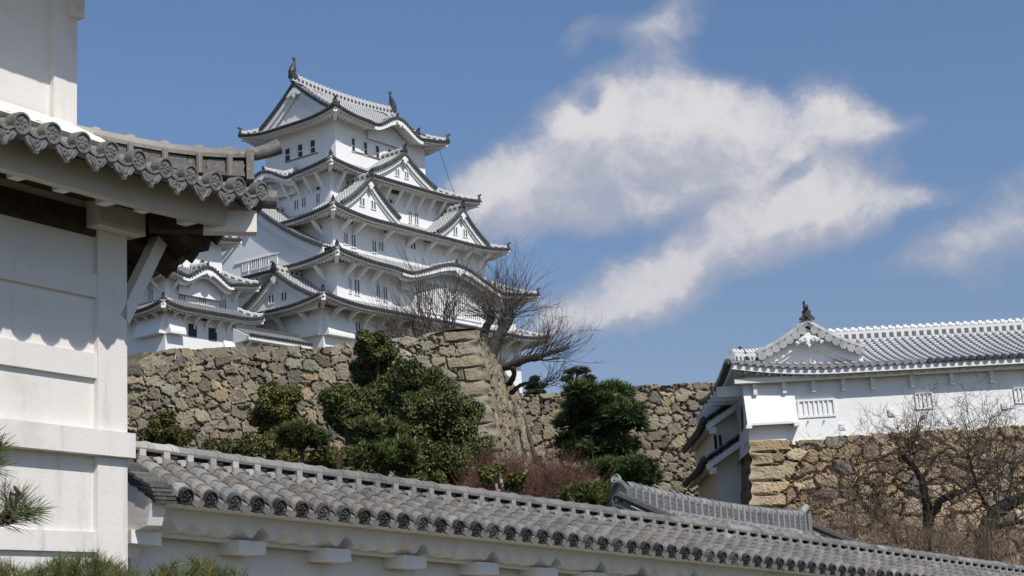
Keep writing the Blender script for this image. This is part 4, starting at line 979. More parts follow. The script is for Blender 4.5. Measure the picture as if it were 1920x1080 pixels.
# ------------------------------------------------------------------ old grey tiles (near roofs): every tile its own curved, overlapping piece
def old_tile_slope(mb, A, u, n_in, slope, ncol, p, ncourse, run, rise_fn, g, r=.075, base=(.20, .198, .195), var=.13, drop_fn=None, lip=.022, seg=8, tone_fn=None):
    """A eave start; u along; n_in horizontal inward; slope = along-fall per metre; run total inward length"""
    cl = run/ncourse
    for k in range(ncol):
        x = (k+.5)*p
        for j in range(ncourse):
            v0, v1 = j*cl-(.0 if j == 0 else .03), (j+1)*cl+.02
            tone = g.normal(1, var); warmth = g.normal(0, .04)
            c = np.array(base)*max(.4, tone)*np.array([1+warmth, 1, 1-warmth])
            if tone_fn is not None: c = tone_fn(x, j/ncourse, c, g)
            jit = g.normal(0, .006, 2)
            def pos(s, v, h): return A+u*(x+s)+Z*slope*(x+s)+n_in*v+Z*(rise_fn(v)+h)
            # round cover tile: larger at its lower lip
            an = np.linspace(0, np.pi, seg)
            rows = []
            for v, rr, hh in ((v0, r*.86, .0), (v0-.012, r*1.13, lip*.6), (v0+.03, r*1.13, lip), (v1, r*.86, .0)):
                rows.append(np.array([pos(-math.cos(a_)*rr+jit[0], v, math.sin(a_)*rr*1.0+hh+.01) for a_ in an]))
            mb.grid(np.array(rows), col=np.tile(c, (4*seg, 1)))
            # pan tile between this and the next column
            tone = g.normal(1, var); c2 = np.array(base)*max(.4, tone)*.92
            if tone_fn is not None: c2 = tone_fn(x+p/2, j/ncourse, c2, g)
            ss = np.linspace(-.5, .5, 5)*(p-.04); rows = []
            for v, hh in ((v0, -.012), (v0, .012), (v1, -.008)):
                rows.append(np.array([pos(p/2+s, v, hh+.045*(2*s/p)**2) for s in ss]))
            mb.grid(np.array(rows), col=np.tile(c2, (15, 1)))
def round_end(par, P, d, r, mats, label=None, petals=5, up=Z, ph_=.014):
    """round eave-end tile: rim, recessed face, raised flower crest"""
    m = MB(); d = d/np.linalg.norm(d); ex = np.cross(d, up); ex /= np.linalg.norm(ex); ey = np.cross(ex, d)
    a = np.linspace(0, 2*np.pi, 21); ring = lambda rr, dd: P+d*dd+rr*(np.cos(a)[:, None]*ex+np.sin(a)[:, None]*ey)
    prof = [(r*.96, -.06), (r, 0), (r, .02), (r*.97, .024), (r*.82, .024), (r*.79, .02), (r*.77, .012), (r*.01, .013)]
    m.grid(np.array([ring(*q) for q in prof]))
    for k in range(petals):
        t = 2*np.pi*k/petals+np.pi/2; c = P+d*.012+r*.40*(math.cos(t)*ex+math.sin(t)*ey); t1 = math.cos(t)*ex+math.sin(t)*ey; t2 = -math.sin(t)*ex+math.cos(t)*ey
        b = np.linspace(0, 2*np.pi, 9)
        rg = np.array([c+d*ph_*math.cos(h)+math.sin(h)*(r*.26*np.cos(b)[:, None]*t1+r*.17*np.sin(b)[:, None]*t2) for h in (np.pi/2, np.pi/4, .05)]); m.grid(rg)
    b = np.linspace(0, 2*np.pi, 9); m.grid(np.array([P+d*(.012+ph_*math.cos(h))+math.sin(h)*r*.15*(np.cos(b)[:, None]*ex+np.sin(b)[:, None]*ey) for h in (np.pi/2, np.pi/4, .05)]))
    return m.build('round_end_tile', mats, par, smooth=False)

# ------------------------------------------------------------------ low plastered wall with tiled roof in front
def build_low_wall():
    g = np.random.default_rng(3)
    u = dirv(40); n = dirv(130); A = at(352, 937, 12.5); sl = -.0565; p = .235; ncol = 82; run = .60
    us = u+Z*sl
    org = [*(A+u*2-n*.6)[:2], 0.]
    LW = thing('tiled_wall', org, 'white plastered boundary wall with weathered grey tile capping running across the foreground', 'wall')
    A0 = A-us*(.62*p)
    rise = lambda v: .50*v/run*.62*1.0+.0*v
    Rp = onplane(250, 830, A-n*.62, n); ztop = Rp[2]-(A[2]+sl*((Rp-A)@u))
    H = ztop-.165; rise = lambda v: H*(v/run)
    print('low wall ridge over eave', ztop)
    def tone(x, t, c, gg):
        k = gg.random()
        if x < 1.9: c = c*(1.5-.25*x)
        if k < .06: c = c*1.35
        elif k < .12: c = c*.7
        return c.clip(.02, .42)
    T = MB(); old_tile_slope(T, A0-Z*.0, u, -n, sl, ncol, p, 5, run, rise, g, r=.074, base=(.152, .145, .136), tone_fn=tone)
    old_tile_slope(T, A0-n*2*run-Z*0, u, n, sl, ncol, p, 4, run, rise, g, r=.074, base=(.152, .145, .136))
    roof = T.build('tile_roof', M_oldtile, LW)
    dd = n*1.0-Z*.25
    for k in range(ncol):
        P = A0+us*((k+.5)*p)+Z*.02; 
        if proj(P)[0] > 1990: break
        lt = g.random() < .14
        round_end(LW, P+n*.01, dd, .066, M_disc_dark if lt else M_black)
    # dished eave ends of the pan tiles
    E_ = MB()
    for k in range(ncol):
        P = A0+us*((k+1)*p)-Z*.005
        E_.prism(np.array([(-.08, .03), (-.04, .005), (0, 0), (.04, .005), (.08, .03), (.07, -.015), (.03, -.045), (-.03, -.045), (-.07, -.015)]), P, u, Z, n, .02, col=(.12, .118, .115))
    E_.build('pan_tile_ends', M_oldtile, LW)
    # ridge: dark base course, light blocks, posts before a shade-dark core, big round cap tiles
    L = ncol*p; B, C, BL = MB(), MB(), MB()
    R0 = A0-n*.62+Z*(H+.01)
    rp = lambda x, dn, z: R0+us*x+n*dn+Z*z
    q = g.uniform
    B.bar(rp(0, 0, .008), rp(L, 0, .008), .27, .022, col=(.04, .04, .043)); B.bar(rp(0, 0, .03), rp(L, 0, .03), .22, .02, col=(.06, .06, .063))
    B.bar(rp(0, 0, .06), rp(L, 0, .06), .05, .07, col=(.03, .03, .03))  # near-black core, painted shade inside the openings between posts
    B.bar(rp(0, 0, .094), rp(L, 0, .094), .2, .02, col=(.13, .128, .125))
    for k in range(ncol*1):
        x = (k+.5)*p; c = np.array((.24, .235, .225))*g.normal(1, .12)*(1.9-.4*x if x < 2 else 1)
        c = c.clip(.05, .62)
        for sg in (-1, 1):
            B.box(rp(x, sg*.088, .06), u*.03+Z*sl*.03, n*.02, Z*.035, col=c)
            BL.tube([rp(x+p/2, sg*.02, .022), rp(x+p/2, sg*.165, .01)], .028, 8, col=c*1.05)
            BL.box(rp(x+.06, sg*.05, .045+.02*(k % 2)), u*.075, n*.015, Z*.007, col=c*.6)
        a = np.linspace(-.25, np.pi+.25, 10)
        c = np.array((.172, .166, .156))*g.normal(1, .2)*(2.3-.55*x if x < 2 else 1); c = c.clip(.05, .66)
        hj = g.normal(0, .003)
        rows = [np.array([rp(xx, math.cos(t)*rr, .105+hj+math.sin(t)*rr*.85) for t in a]) for xx, rr in ((x-p/2, .078), (x+p*.30, .080), (x+p*.32, .09), (x+p*.45, .09), (x+p/2+.03, .08))]
        C.grid(np.array(rows), col=np.tile(c, (len(a)*5, 1)))
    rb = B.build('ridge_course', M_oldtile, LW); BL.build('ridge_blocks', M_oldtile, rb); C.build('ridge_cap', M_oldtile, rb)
    # plaster cornice under the eave with a scalloped lower edge, wall body, cantilever ends
    S_ = MB(); npts = 12; xs = (np.arange(ncol)[:, None]*p+np.arange(npts)/npts*p).ravel(); ph = (xs/p) % 1
    lift = .088*(.5-.5*np.cos(2*np.pi*ph))**.85
    rows = []
    one = np.ones_like(xs)
    pt = lambda dn, z: np.array([A0+us*x+n*d_+Z*z_ for x, d_, z_ in zip(xs, dn, z)])
    rows = [pt(-.03*one, -.035*one), pt(-.17*one, -.05*one), pt(-.20*one, -.215*one+lift), pt(-.30*one, -.218*one+lift*.5), pt(-.38*one, -.22*one), pt(-.52*one, -.22*one)]
    S_.grid(np.array(rows).transpose(1, 0, 2))
    S_.bar(A0-n*.39-Z*.23, A0+us*L-n*.39-Z*.23, .05, .03)
    S_.build('cornice', M_wallp, LW)
    Wm = MB(); Wm.strip(np.array([A0+us*x-n*.52-Z*.2 for x in np.linspace(0, L, 30)]), np.array([[*(A0+us*x-n*.52)[:2], -.3] for x in np.linspace(0, L, 30)]), -n*.25)
    Wm.build('wall_body', M_wallp, LW)
    for px in (275, 474, 636, 779, 916, 1028, 1120, 1205, 1290, 1366, 1440):
        q = onplane(px, 1010+(px-275)*.065, A-n*.25, n); x = (q-A0)@u
        b = MB(); P = A0+us*x; b.box(P-n*.39-Z*.28, us*.14, n*.14, Z*.05); b.tube([P-n*.19-Z*.3, P-n*.185-Z*.3], .001, 4)
        b.build('beam_end', M_wallp, LW)
    # gable end of the roof beside the gate: plaster verge with stacked tiles
    V = MB(); e0 = A0-us*.02
    V.prism(np.array([(-.04, -.02), (-.62, H-.0), (-1.2, -.02), (-1.2, -.2), (-.9, -.3), (-.4, -.42), (-.3, -.24), (-.1, -.2)]), e0, n, Z, -u, .14)
    V.build('gable_end', M_wallp, LW)
    VT = MB()
    for j in range(5):
        for k in range(6):
            c = np.array((.07, .068, .066))*g.normal(1, .25); v = .06+k*.095
            P = e0-n*v+Z*(H*v/run-.05+.03*j-.005*k); VT.box(P-u*(.03+.012*j), u*(.1), (-n*.06+Z*.02), Z*.011, col=c)
    VT.build('verge_tiles', M_oldtile, LW)
build_low_wall()

# ------------------------------------------------------------------ gate roof behind the wall
def build_back_roof():
    g = np.random.default_rng(9)
    P0 = at(1170, 912, 22.8); az = 40.; u = dirv(az); n = dirv(az+90)
    P1 = onplane(1500, 966, P0, n); L = (P1-P0)@u; sl = (P1[2]-P0[2])/L; us = u+Z*sl
    print('back roof L', L, sl)
    GR = thing('roofed_gate', [*(P0+u*L/2)[:2], 0], 'grey tiled gate roof with tall ribbed ridge standing behind the boundary wall capping', 'gate roof')
    p = .25; run = 1.85; H = .86; ncol = int((L+.5)/p)
    E0 = P0-u*.2+n*(run+.08)-Z*(H+.30)
    T = MB(); rise = lambda v: H*(.85*v/run+.15*(v/run)**2)
    def tone(x, t, c, gg):
        k = gg.random(); c = c*1.15
        if k < .08: c = c*1.5
        elif k < .14: c = c*.65
        return c.clip(.03, .42)
    old_tile_slope(T, E0, u, -n, sl, ncol, p, 9, run, rise, g, r=.072, base=(.17, .168, .166), tone_fn=tone, seg=7)
    old_tile_slope(T, E0-n*2*run, u, n, sl, ncol, p, 5, run, rise, g, r=.072, base=(.17, .168, .166), seg=5)
    # verge stacks
    for xo in (-.05, ncol*p+.05):
        for j in range(2):
            for sg in (0, 1):
                a_ = E0+us*xo+Z*(.02+.035*j); b_ = a_-n*run+Z*H
                if sg: a_ = a_-n*2*run
                T.bar(a_, b_, .10-.03*j, .025, col=(.14, .138, .135))
            a_ = E0+us*xo; T.tube([a_+Z*.16, a_-n*run+Z*(H+.16)], .06, 8, col=(.16, .16, .16))
    ro = T.build('tile_roof', M_oldtile, GR)
    B, C = MB(), MB(); R0 = P0-Z*.30
    rp = lambda x, dn, z: R0+us*x+n*dn+Z*z
    sag = lambda x: .07*((x-L/2)/(L/2))**2
    for j in range(7):
        for k in range(24):
            x0, x1 = L*k/24, L*(k+1)/24; B.bar(rp(x0, 0, .0+.032*j+sag(x0)), rp(x1, 0, .0+.032*j+sag(x1)), .24-.012*(j % 2), .026, col=np.array((.13, .135, .145))*g.normal(1, .1))
    q = .158; nn = int(L/q)
    for k in range(nn):
        x = (k+.5)*L/nn; c = np.array((.22, .22, .218))*g.normal(1, .1)
        for sg in (-1, 1): B.tube([rp(x, sg*.125, -.03+sag(x)), rp(x, sg*.125, .215+sag(x))], .026, 6, col=c); B.tube([rp(x+q/2, sg*.1, -.05+sag(x)), rp(x+q/2, sg*.24, -.07+sag(x))], .04, 6, col=c*.75)
        a = np.linspace(-.2, np.pi+.2, 9)
        rows = [np.array([rp(xx, math.cos(t)*rr, .225+math.sin(t)*rr*.8+sag(x)) for t in a]) for xx, rr in ((x-q/2, .10), (x+q*.25, .10), (x+q*.25, .116), (x+q/2, .116))]
        C.grid(np.array(rows), col=np.tile(np.array((.23, .228, .222))*g.normal(1, .14), (36, 1)))
    rb = B.build('ridge_course', M_oldtile, GR); C.build('ridge_cap', M_oldtile, rb)
    O = MB(); Q = rp(-.02, 0, -.12+sag(0))
    O.prism(np.array([(-.26, -.12), (.26, -.12), (.27, .1), (.2, .26), (.19, .42), (.1, .52), (0, .56), (-.1, .52), (-.19, .42), (-.2, .26), (-.27, .1)])*.72, Q, n, Z, -u, .12, col=(.10, .105, .115))
    a = np.linspace(0, 2*np.pi, 17); c = Q-u*.13+Z*.14
    O.grid(np.array([c-u*d_+r_*(np.cos(a)[:, None]*n+np.sin(a)[:, None]*Z) for r_, d_ in ((.105, 0), (.105, .03), (.085, .035), (.08, .012), (.05, .012), (.045, .03), (.001, .03))]), col=np.tile((.12, .125, .135), (17*7, 1)))
    ta = Q+Z*.34; tb = ta-u*.16+Z*.10; O.tube([ta+u*.15-Z*.06, tb], .055, 12, col=(.14, .145, .155))
    dd = (tb-ta)/np.linalg.norm(tb-ta); ex = np.cross(dd, Z); ex /= np.linalg.norm(ex); ey = np.cross(ex, dd)
    O.grid(np.array([tb+dd*d_+r_*(np.cos(a)[:, None]*ex+np.sin(a)[:, None]*ey) for r_, d_ in ((.074, -.03), (.074, .02), (.06, .025), (.056, .008), (.03, .008), (.027, .02), (.001, .02))]), col=np.tile((.26, .265, .27), (17*7, 1)))
    O.build('ridge_end_tile', M_oldtile, GR)
    O = MB(); Q = rp(L, 0, .2+sag(L)); O.tube([Q, Q+u*.10+Z*.1, Q+u*.22+Z*.17], .055, 10, col=(.3, .3, .305)); O.box(Q+u*.04-Z*.12, n*.15, u*.05, Z*.17, col=(.18, .185, .19))
    O.build('ridge_end_tile', M_oldtile, GR)
    W_ = MB(); W_.box(E0+u*(ncol*p/2)-n*run-Z*1.2, u*(ncol*p/2-.3), n*1.1, Z*1.25); W_.build('gate_wall', M_wallp, GR)
build_back_roof()

# ------------------------------------------------------------------ gatehouse at the left
def build_gatehouse():
    g = np.random.default_rng(17)
    u = dirv(30.67); n = dirv(120.67); E = at(500, 388, 12.45); C = E-.75*(u+n)-.02*n; C0 = np.array([C[0], C[1], 0.])
    GH = thing('gatehouse', [*(C-u*2)[:2], 0.], 'white plastered gatehouse corner with heavy beams and a tiled pent roof, nearest building at left', 'gatehouse')
    P = lambda a, b, z: C0+a*u+b*n+Z*z      # a along the face (negative = towards viewer), b outwards
    def zw(px, py, b=0.): return onplane(px, py, C0+n*b, n)
    ze = E[2]
    m = MB(); m.box(P(-5, -.245, 2.6), u*4.97, n*.20, Z*2.75); m.build('wall', M_cream, GH)
    pw = (zw(238, 700)-zw(183, 700))@u
    post = MB(); post.box(P(-pw/2+.0, -.10, 2.45), u*pw/2, n*.10, Z*2.6); post.build('post', M_cream, GH)
    zc0, zc1 = zw(222, 432, .12)[2], zw(222, 368, .12)[2]
    cap = MB(); cap.box(P(-pw/2-.01, -.03, (zc0+zc1)/2+.01), u*(pw/2+.09), n*.15, Z*(zc1-zc0)/2); cap.build('bracket_block', M_cream, GH)
    for (y0, y1, b, ext) in ((473.8, 520, -.012, -pw), (632.6, 681.8, -.012, -pw), (783.7, 834, .055, .03), (990, 1030, -.012, -pw)):
        zt, zb = zw(0, y0, b)[2], zw(0, y1, b)[2]
        bm = MB(); a0 = -9; bm.box(P((a0+ext)/2, b-.12, (zt+zb)/2), u*(ext-a0)/2, n*.12, Z*(zt-zb)/2); bm.build('beam', M_cream, GH)
    # upper storey, set back
    s = .28; ux = -s; uz0 = ze+.38
    m = MB(); m.box(P(-5-s, -s-.16, uz0+2), u*(5-.03), n*.14, Z*2.1); m.build('upper_wall', M_cream, GH)
    pw2 = (zw(139, 120, -s)-zw(96, 120, -s))@u
    m = MB(); m.box(P(ux-pw2/2, -s-.09, uz0+2), u*pw2/2, n*.12, Z*2.1); m.build('upper_post', M_cream, GH)
    m = MB(); m.prism(np.array([(.03, .0), (.03, .22), (.30, .04), (.34, 0)]), P(-9, -s, ze+.42), n, Z, u, 9-s+.05); m.build('flashing', M_cream, GH)
    ck = MB(); cp = [zw(x, y, -s+.31) for x, y in ((0, 207), (14, 210), (30, 218), (41, 219), (56, 226), (70, 227), (84, 233), (104, 240))]; ck.tube(np.array(cp)+n*.012, .0025, 4); ck.build('hairline_crack', M_wood_brown, GH)
    gv = MB(); qa, qb = zw(94, 0, -s-.015), zw(97, 225, -s-.015); gv.bar(np.array([*qb[:2], qa[2]]), qb, .012, .006, up=n); gv.build('weathered_joint', M_wood_brown, GH)
    # upper eave above the picture (it throws the scalloped shade on the upper wall)
    zu = zw(70, 170, -s)[2]+1.17; UE = MB()
    UE.prism(np.array([(-.4, .55), (.78, 0.03), (.78, -.1), (-.4, .3)]), P(-9, -s, zu), n, Z, u, 9.7)
    for k in range(40): UE.tube([P(ux+.75-.27*(k+.5), -s+.86, zu+.02), P(ux+.75-.27*(k+.5), -s-.1, zu+.5)], .08, 8)
    UE.build('upper_eave', M_oldtile, GH)
    tb_ = MB(); q = zw(148, 2, -s+.3); tb_.box(P(ux-.03, -s-.02, q[2]+.16), u*.06, n*.1, Z*.16); tb_.build('upper_beam_end', M_cream, GH)
    # pent roof tiles: front slope (hipped at the corner) and the far side slope
    run = 1.03; rs = .40; rise = lambda v: rs*v/run; low = lambda d_: -.30*smooth(0, 1.3, np.asarray(d_, float)); p = .27; up_ = lambda a: .07*np.clip(1-(-a)/1.6, 0, 1)**2
    T = MB(); Ea = lambda a, b: P(a+.75, b+.77, 0)    # a,b measured from the eave corner
    base = np.array((.20, .185, .165))
    for k in range(38):
        a = -(k+.5)*p; vm = min(run, -a); c = base*g.normal(1, .12)
        nl = max(2, int(vm/.2)+1); an = np.linspace(0, np.pi, 8)
        for j in range(nl-1):
            v0, v1 = vm*j/(nl-1), vm*(j+1)/(nl-1); cc = base*g.normal(1, .14)
            rows = [np.array([Ea(a-math.cos(t)*rr, -v)+Z*(ze+up_(a)*(1-v/run)+rise(v)+math.sin(t)*rr+h) for t in an]) for v, rr, h in ((v0, .05, 0), (v0, .064, .008), (v1, .056, 0))]
            T.grid(np.array(rows), col=np.tile(cc, (24, 1)))
        ss = np.linspace(-.5, .5, 5)*(p-.02); a2 = a-p/2; vm2 = min(run, -a2); cc = base*g.normal(.9, .14)
        for j in range(5):
            v0, v1 = vm2*j/5, vm2*(j+1)/5; cc = base*g.normal(.9, .14)
            T.grid(np.array([[Ea(a2+s_, -v)+Z*(ze+up_(a2)*(1-v/run)+rise(v)+.05*(2*s_/p)**2+h) for s_ in ss] for v, h in ((v0, -.02), (v0, .012), (v1, -.01))]), col=np.tile(cc, (15, 1)))
    for k in range(20):
        b = -(k+.5)*p; vm = min(run, -b); an = np.linspace(0, np.pi, 8); cc = base*g.normal(1, .14)
        T.grid(np.array([[Ea(-v, b-math.cos(t)*.075)+Z*(ze+up_(b)*(1-v/run)+rise(v)+low(-b-max(v, 0))+math.sin(t)*.075) for t in an] for v in (-.02, vm)]), col=np.tile(cc, (16, 1)))
        T.tube([Ea(0, b)+Z*(ze+up_(b)+low(-b)+.02), Ea(.05, b)+Z*(ze+up_(b)+low(-b)+.0)], .085, 12, col=base*.7)
        ss = np.linspace(-.5, .5, 4)*p; b2 = b-p/2; vm2 = min(run, -b2)
        T.grid(np.array([[Ea(-v, b2+s_)+Z*(ze+up_(b2)*(1-v/run)+rise(v)+low(-b2-max(v, 0))+.03*(2*s_/p)**2-.01) for s_ in ss] for v in (-.02, vm2)]), col=np.tile(cc*.9, (8, 1)))
        T.prism(np.array([(-.1, .03), (0, .0), (.1, .03), (.07, -.06), (0, -.12), (-.07, -.06)]), Ea(.01, b2)+Z*(ze+up_(b2)+low(-b2)-.01), n, Z, u, .02, col=base*.6)
    roof = T.build('pent_roof', M_oldtile, GH)
    for k in range(11):
        a = -(k+.5)*p; q = Ea(a, .02)+Z*(ze+up_(a)+.03)
        round_end(GH, q+n*.03, n-Z*.12, .076, M_gtile, petals=7, ph_=.007)
        a2 = a-p/2 if k else a-p/2
        DS = .78
        q = Ea(a2, .035)+Z*(ze+up_(a2)-.035)
        m = MB(); oc = DS*np.array([(-.125, .05), (-.09, .01), (-.04, -.012), (0, -.018), (.04, -.012), (.09, .01), (.125, .05), (.118, -.02), (.085, -.085), (.04, -.125), (.018, -.165), (0, -.175), (-.018, -.165), (-.04, -.125), (-.085, -.085), (-.118, -.02)])
        m.prism(oc*np.array([1.12, .82]), q, u, Z, n, .022)
        for i in range(9):
            x, y = g.uniform(-.04, .04), g.uniform(-.07, -.02); m.tube([q+u*x+Z*y+n*.02, q+u*x*1.1+Z*(y+.012)+n*.032], [.016, .005], 6)
        m.tube([q-Z*.03+n*.02, q-Z*.10+n*.024], [.01, .006], 6)
        for sg in (-1, 1): m.tube([q+u*sg*.01-Z*.09+n*.022, q+u*sg*.035-Z*.06+n*.026, q+u*sg*.062-Z*.02+n*.022], .007, 5)
        ln = np.linspace(-1, 1, 9); m.strip(np.array([q+u*.085*t+Z*(.035*t*t+.012)-n*.12 for t in ln]), np.array([q+u*.085*t+Z*(.035*t*t-.006)+n*.03 for t in ln]), Z*.018)
        m.build('drip_tile', M_gtile, GH)
    q = Ea(.06, -.0)+Z*(ze+up_(0.)+.0)      # corner roll at the tip
    m = MB(); hd = (u+n)/math.sqrt(2); m.tube([q-hd*.35+Z*.02, q+hd*.04-Z*.0], .075, 16); m.build('corner_end_tile', M_gtile, GH)
    # hip ridge: stacked flat tiles, rolls over them and a long round end
    t = np.linspace(0, 1, 13); hp = lambda tt: Ea(-run*(1-tt)*1.0-.02, -run*(1-tt)*1.0-.02)+Z*(ze+rise(run*(1-tt))+.06+.16*tt**3*1.0)
    HR = MB(); hd3 = hp(1.)-hp(.9); sx = np.cross(hd, Z)
    for j in range(4):
        for i in range(9):
            t0, t1 = .10*i, .10*(i+1)-.004*(j % 2); HR.bar(hp(t0)+Z*(.02+.038*j*(.5+.5*t0)), hp(t1)+Z*(.02+.038*j*(.5+.5*t1)), .20-.02*j, .032, col=np.array((.125, .118, .108))*g.normal(1, .14))
    cap_ = [hp(tt)+Z*(.06+.13*(.4+.6*tt)) for tt in np.linspace(0, .92, 12)]
    a = np.linspace(-.3, np.pi+.3, 10); caps = MB()
    cols = np.array([np.array((.36, .335, .30))*(1-.55*i/11) for i in range(12)])
    caps.grid(np.array([[c+sx*math.cos(x)*.095+Z*math.sin(x)*.075 for x in a] for c in cap_]), col=np.repeat(cols, 10, 0))
    for tt in (.12, .3, .48, .66, .82):
        c = hp(tt)+Z*(.06+.13*(.4+.6*tt)+.06); caps.tube([c-hd*.045, c-hd*.035, c, c+hd*.035, c+hd*.045], [.01, .028, .038, .028, .01], 10, col=np.array((.36, .335, .30))*(1-.5*tt))
        for sg in (-1, 1): HR.tube([hp(tt)+sx*sg*.095+Z*.0, hp(tt)+sx*sg*.095+Z*(.05+.13*(.4+.6*tt)), hp(tt)+sx*sg*.07+Z*(.075+.13*(.4+.6*tt))], [.026, .026, .016], 8, col=np.array((.22, .205, .185))*(1-.2*tt))
    e_ = hp(.93)+Z*.1; HR.box(e_, hd*.03, sx*.105, Z*.12, col=(.16, .145, .13)); HR.tube([e_+Z*.12-hd*.02-sx*.09, e_-Z*.12-hd*.02-sx*.09], .032, 8, col=(.26, .235, .2))
    hr = HR.build('hip_ridge', M_oldtile, GH); caps.build('ridge_cap', M_oldtile, hr)
    er = MB(); s0 = hp(.93)+Z*.2; a21 = np.linspace(0, 2*np.pi, 17)
    er.tube([s0-hd*.1, s0+hd*.06+Z*.02, s0+hd*.16+Z*.05, s0+hd*.24+Z*.085], [.05, .054, .058, .064], 16); er.build('ridge_end_tile', M_gtile, GH)
    # eave board, shade-brown soffit, rafter ends, hip rafter, strut
    xs = np.linspace(-9, .0, 40)
    F = MB(); F.strip(np.array([Ea(x-.06, -.16)+Z*(ze+up_(x)-.0) for x in xs]), np.array([Ea(x-.06, -.18)+Z*(ze+up_(x)*.8-.215) for x in xs]), -n*.08)
    F.build('eave_board', M_board, GH)
    F = MB(); F.grid(np.array([[Ea(x*1.0-.1-v, -.2-v)+Z*(ze-.17+.22*v) for v in (0, .35, .78)] for x in xs]))
    F.grid(np.array([[Ea(-.1-v, x*.6-.14-v)+Z*(ze-.05+.24*v+low(-x*.6)) for v in (-.06, .35, .78)] for x in xs]))
    for k in range(12): F.bar(Ea(-.06, -.6-.34*k)+Z*(ze-.10+low(.6+.34*k)), Ea(-.85, -.6-.34*k)+Z*(ze+.08+low(.3+.34*k)), .12, .09)
    F.build('shade_brown_soffit', M_wood_brown, GH)  # brown stands for warm shade on the plastered underside
    for px, py in ((40, 322), (125, 346), (205, 371), (276, 385), (356, 409)):
        q = onplane(px, py, Ea(0, -.3), n); bx = MB(); bx.box(q-n*.03+Z*.01, u*.05, n*.06, Z*.05); bx.build('rafter_end', M_cream, GH)
    pl = MB(); pl.bar(P(-9, -.12, ze-.2), P(-.05, -.12, ze-.2), .2, .2); pl.build('wall_plate', M_wood_brown, GH)  # plate beam with the eave's shade put in as dark brown
    hr0 = P(.12, .12, ze-.13); tip = Ea(-.07, -.05)+Z*(ze-.14)
    hb = MB(); hb.bar(hr0+(tip-hr0)*.5, tip, .13, .17); hq = MB(); hq.bar(hr0, hr0+(tip-hr0)*.51, .12, .15); hq.build('hip_rafter', M_wood_brown, GH); hb.build('hip_rafter', M_cream, GH)  # one rafter: inner half painted shade-brown, outer end cream as if sunlit
    tie = MB(); tie.bar(P(-.02, -.05, zw(240, 600)[2]), P(.40, -.05, ze-.2), .10, .11); tie.build('strut', M_cream, GH)
M_gtile = simple('smoked_grey_tile', (.115, .115, .116), .6, 14, (.20, .193, .182), .35, .004)
build_gatehouse()

# ------------------------------------------------------------------ plants
def unit(v): return v/(np.linalg.norm(v, axis=-1, keepdims=True)+1e-9)
def leaves(mb, pos, nrm, size, g, cols, asp=.55):
    n = len(pos); t = unit(np.cross(nrm, g.normal(size=(n, 3)))); b = np.cross(nrm, t); s = size*g.uniform(.65, 1.35, n)[:, None]
    V = np.stack([pos-t*s, pos+b*s*asp+nrm*s*.12, pos+t*s, pos-b*s*asp+nrm*s*.12], 1).reshape(-1, 3)
    mb.add(V, np.arange(4*n).reshape(n, 4), col=np.repeat(cols, 4, 0))
def crown(mb, blobs, g, n, size, base, var=.25, alt=None, altp=.15, sub=.30, core=True):
    tot = sum(b[3]*b[3]+b[4]*b[4] for b in blobs)
    for (x, y, z, rx, rz) in blobs:
        k = int(n*(rx*rx+rz*rz)/tot); c0 = np.array([x, y, z]); rr = np.array([rx, rx, rz])
        ns = max(14, int(34*(rx*rz)**.5)); d = unit(g.normal(size=(ns, 3))); sc = c0+d*rr*g.uniform(.4, 1.0, (ns, 1)); sr = 1.15*sub*min(rx, rz)*g.uniform(.7, 1.5, ns)+.05
        stone = g.normal(1, .16, ns)
        i = g.integers(0, ns, k); dd = unit(g.normal(size=(k, 3))+d[i]*.55+np.array([0, 0, .35])); pos = sc[i]+dd*sr[i][:, None]*g.uniform(.55, 1.1, (k, 1))
        nn = unit(dd*.8+g.normal(size=(k, 3))*.55+np.array([0, 0, .25]))
        c = np.array(base)*(stone[i]*g.normal(1, var, k))[:, None].clip(.35, 2)
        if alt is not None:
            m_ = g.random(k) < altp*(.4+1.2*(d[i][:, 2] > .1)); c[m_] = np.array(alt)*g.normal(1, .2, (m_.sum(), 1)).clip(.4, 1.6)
        leaves(mb, pos, nn, size, g, c)
def limb_tree(bm, base, tips, g, r0, col=(.07, .055, .04)):
    base = np.asarray(base, float)
    for t in tips:
        t = np.asarray(t, float); m = (base*.5+t*.5); m[:2] = base[:2]*.65+t[:2]*.35
        k = np.linspace(0, 1, 7)[:, None]; pts = base*(1-k)**2+2*m*k*(1-k)+t*k*k+g.normal(0, .03, (7, 3)); bm.tube(pts, np.linspace(r0, r0*.25, 7), 7, col=col)
def pxblobs(rows, Y, jit=.4):
    out = []
    for i, (px, py, rx, ry) in enumerate(rows):
        P = at(px, py, Y+((i*37) % 10/10-.5)*2*jit); k = Y/FPX; out.append((*P, rx*k, ry*k))
    return out
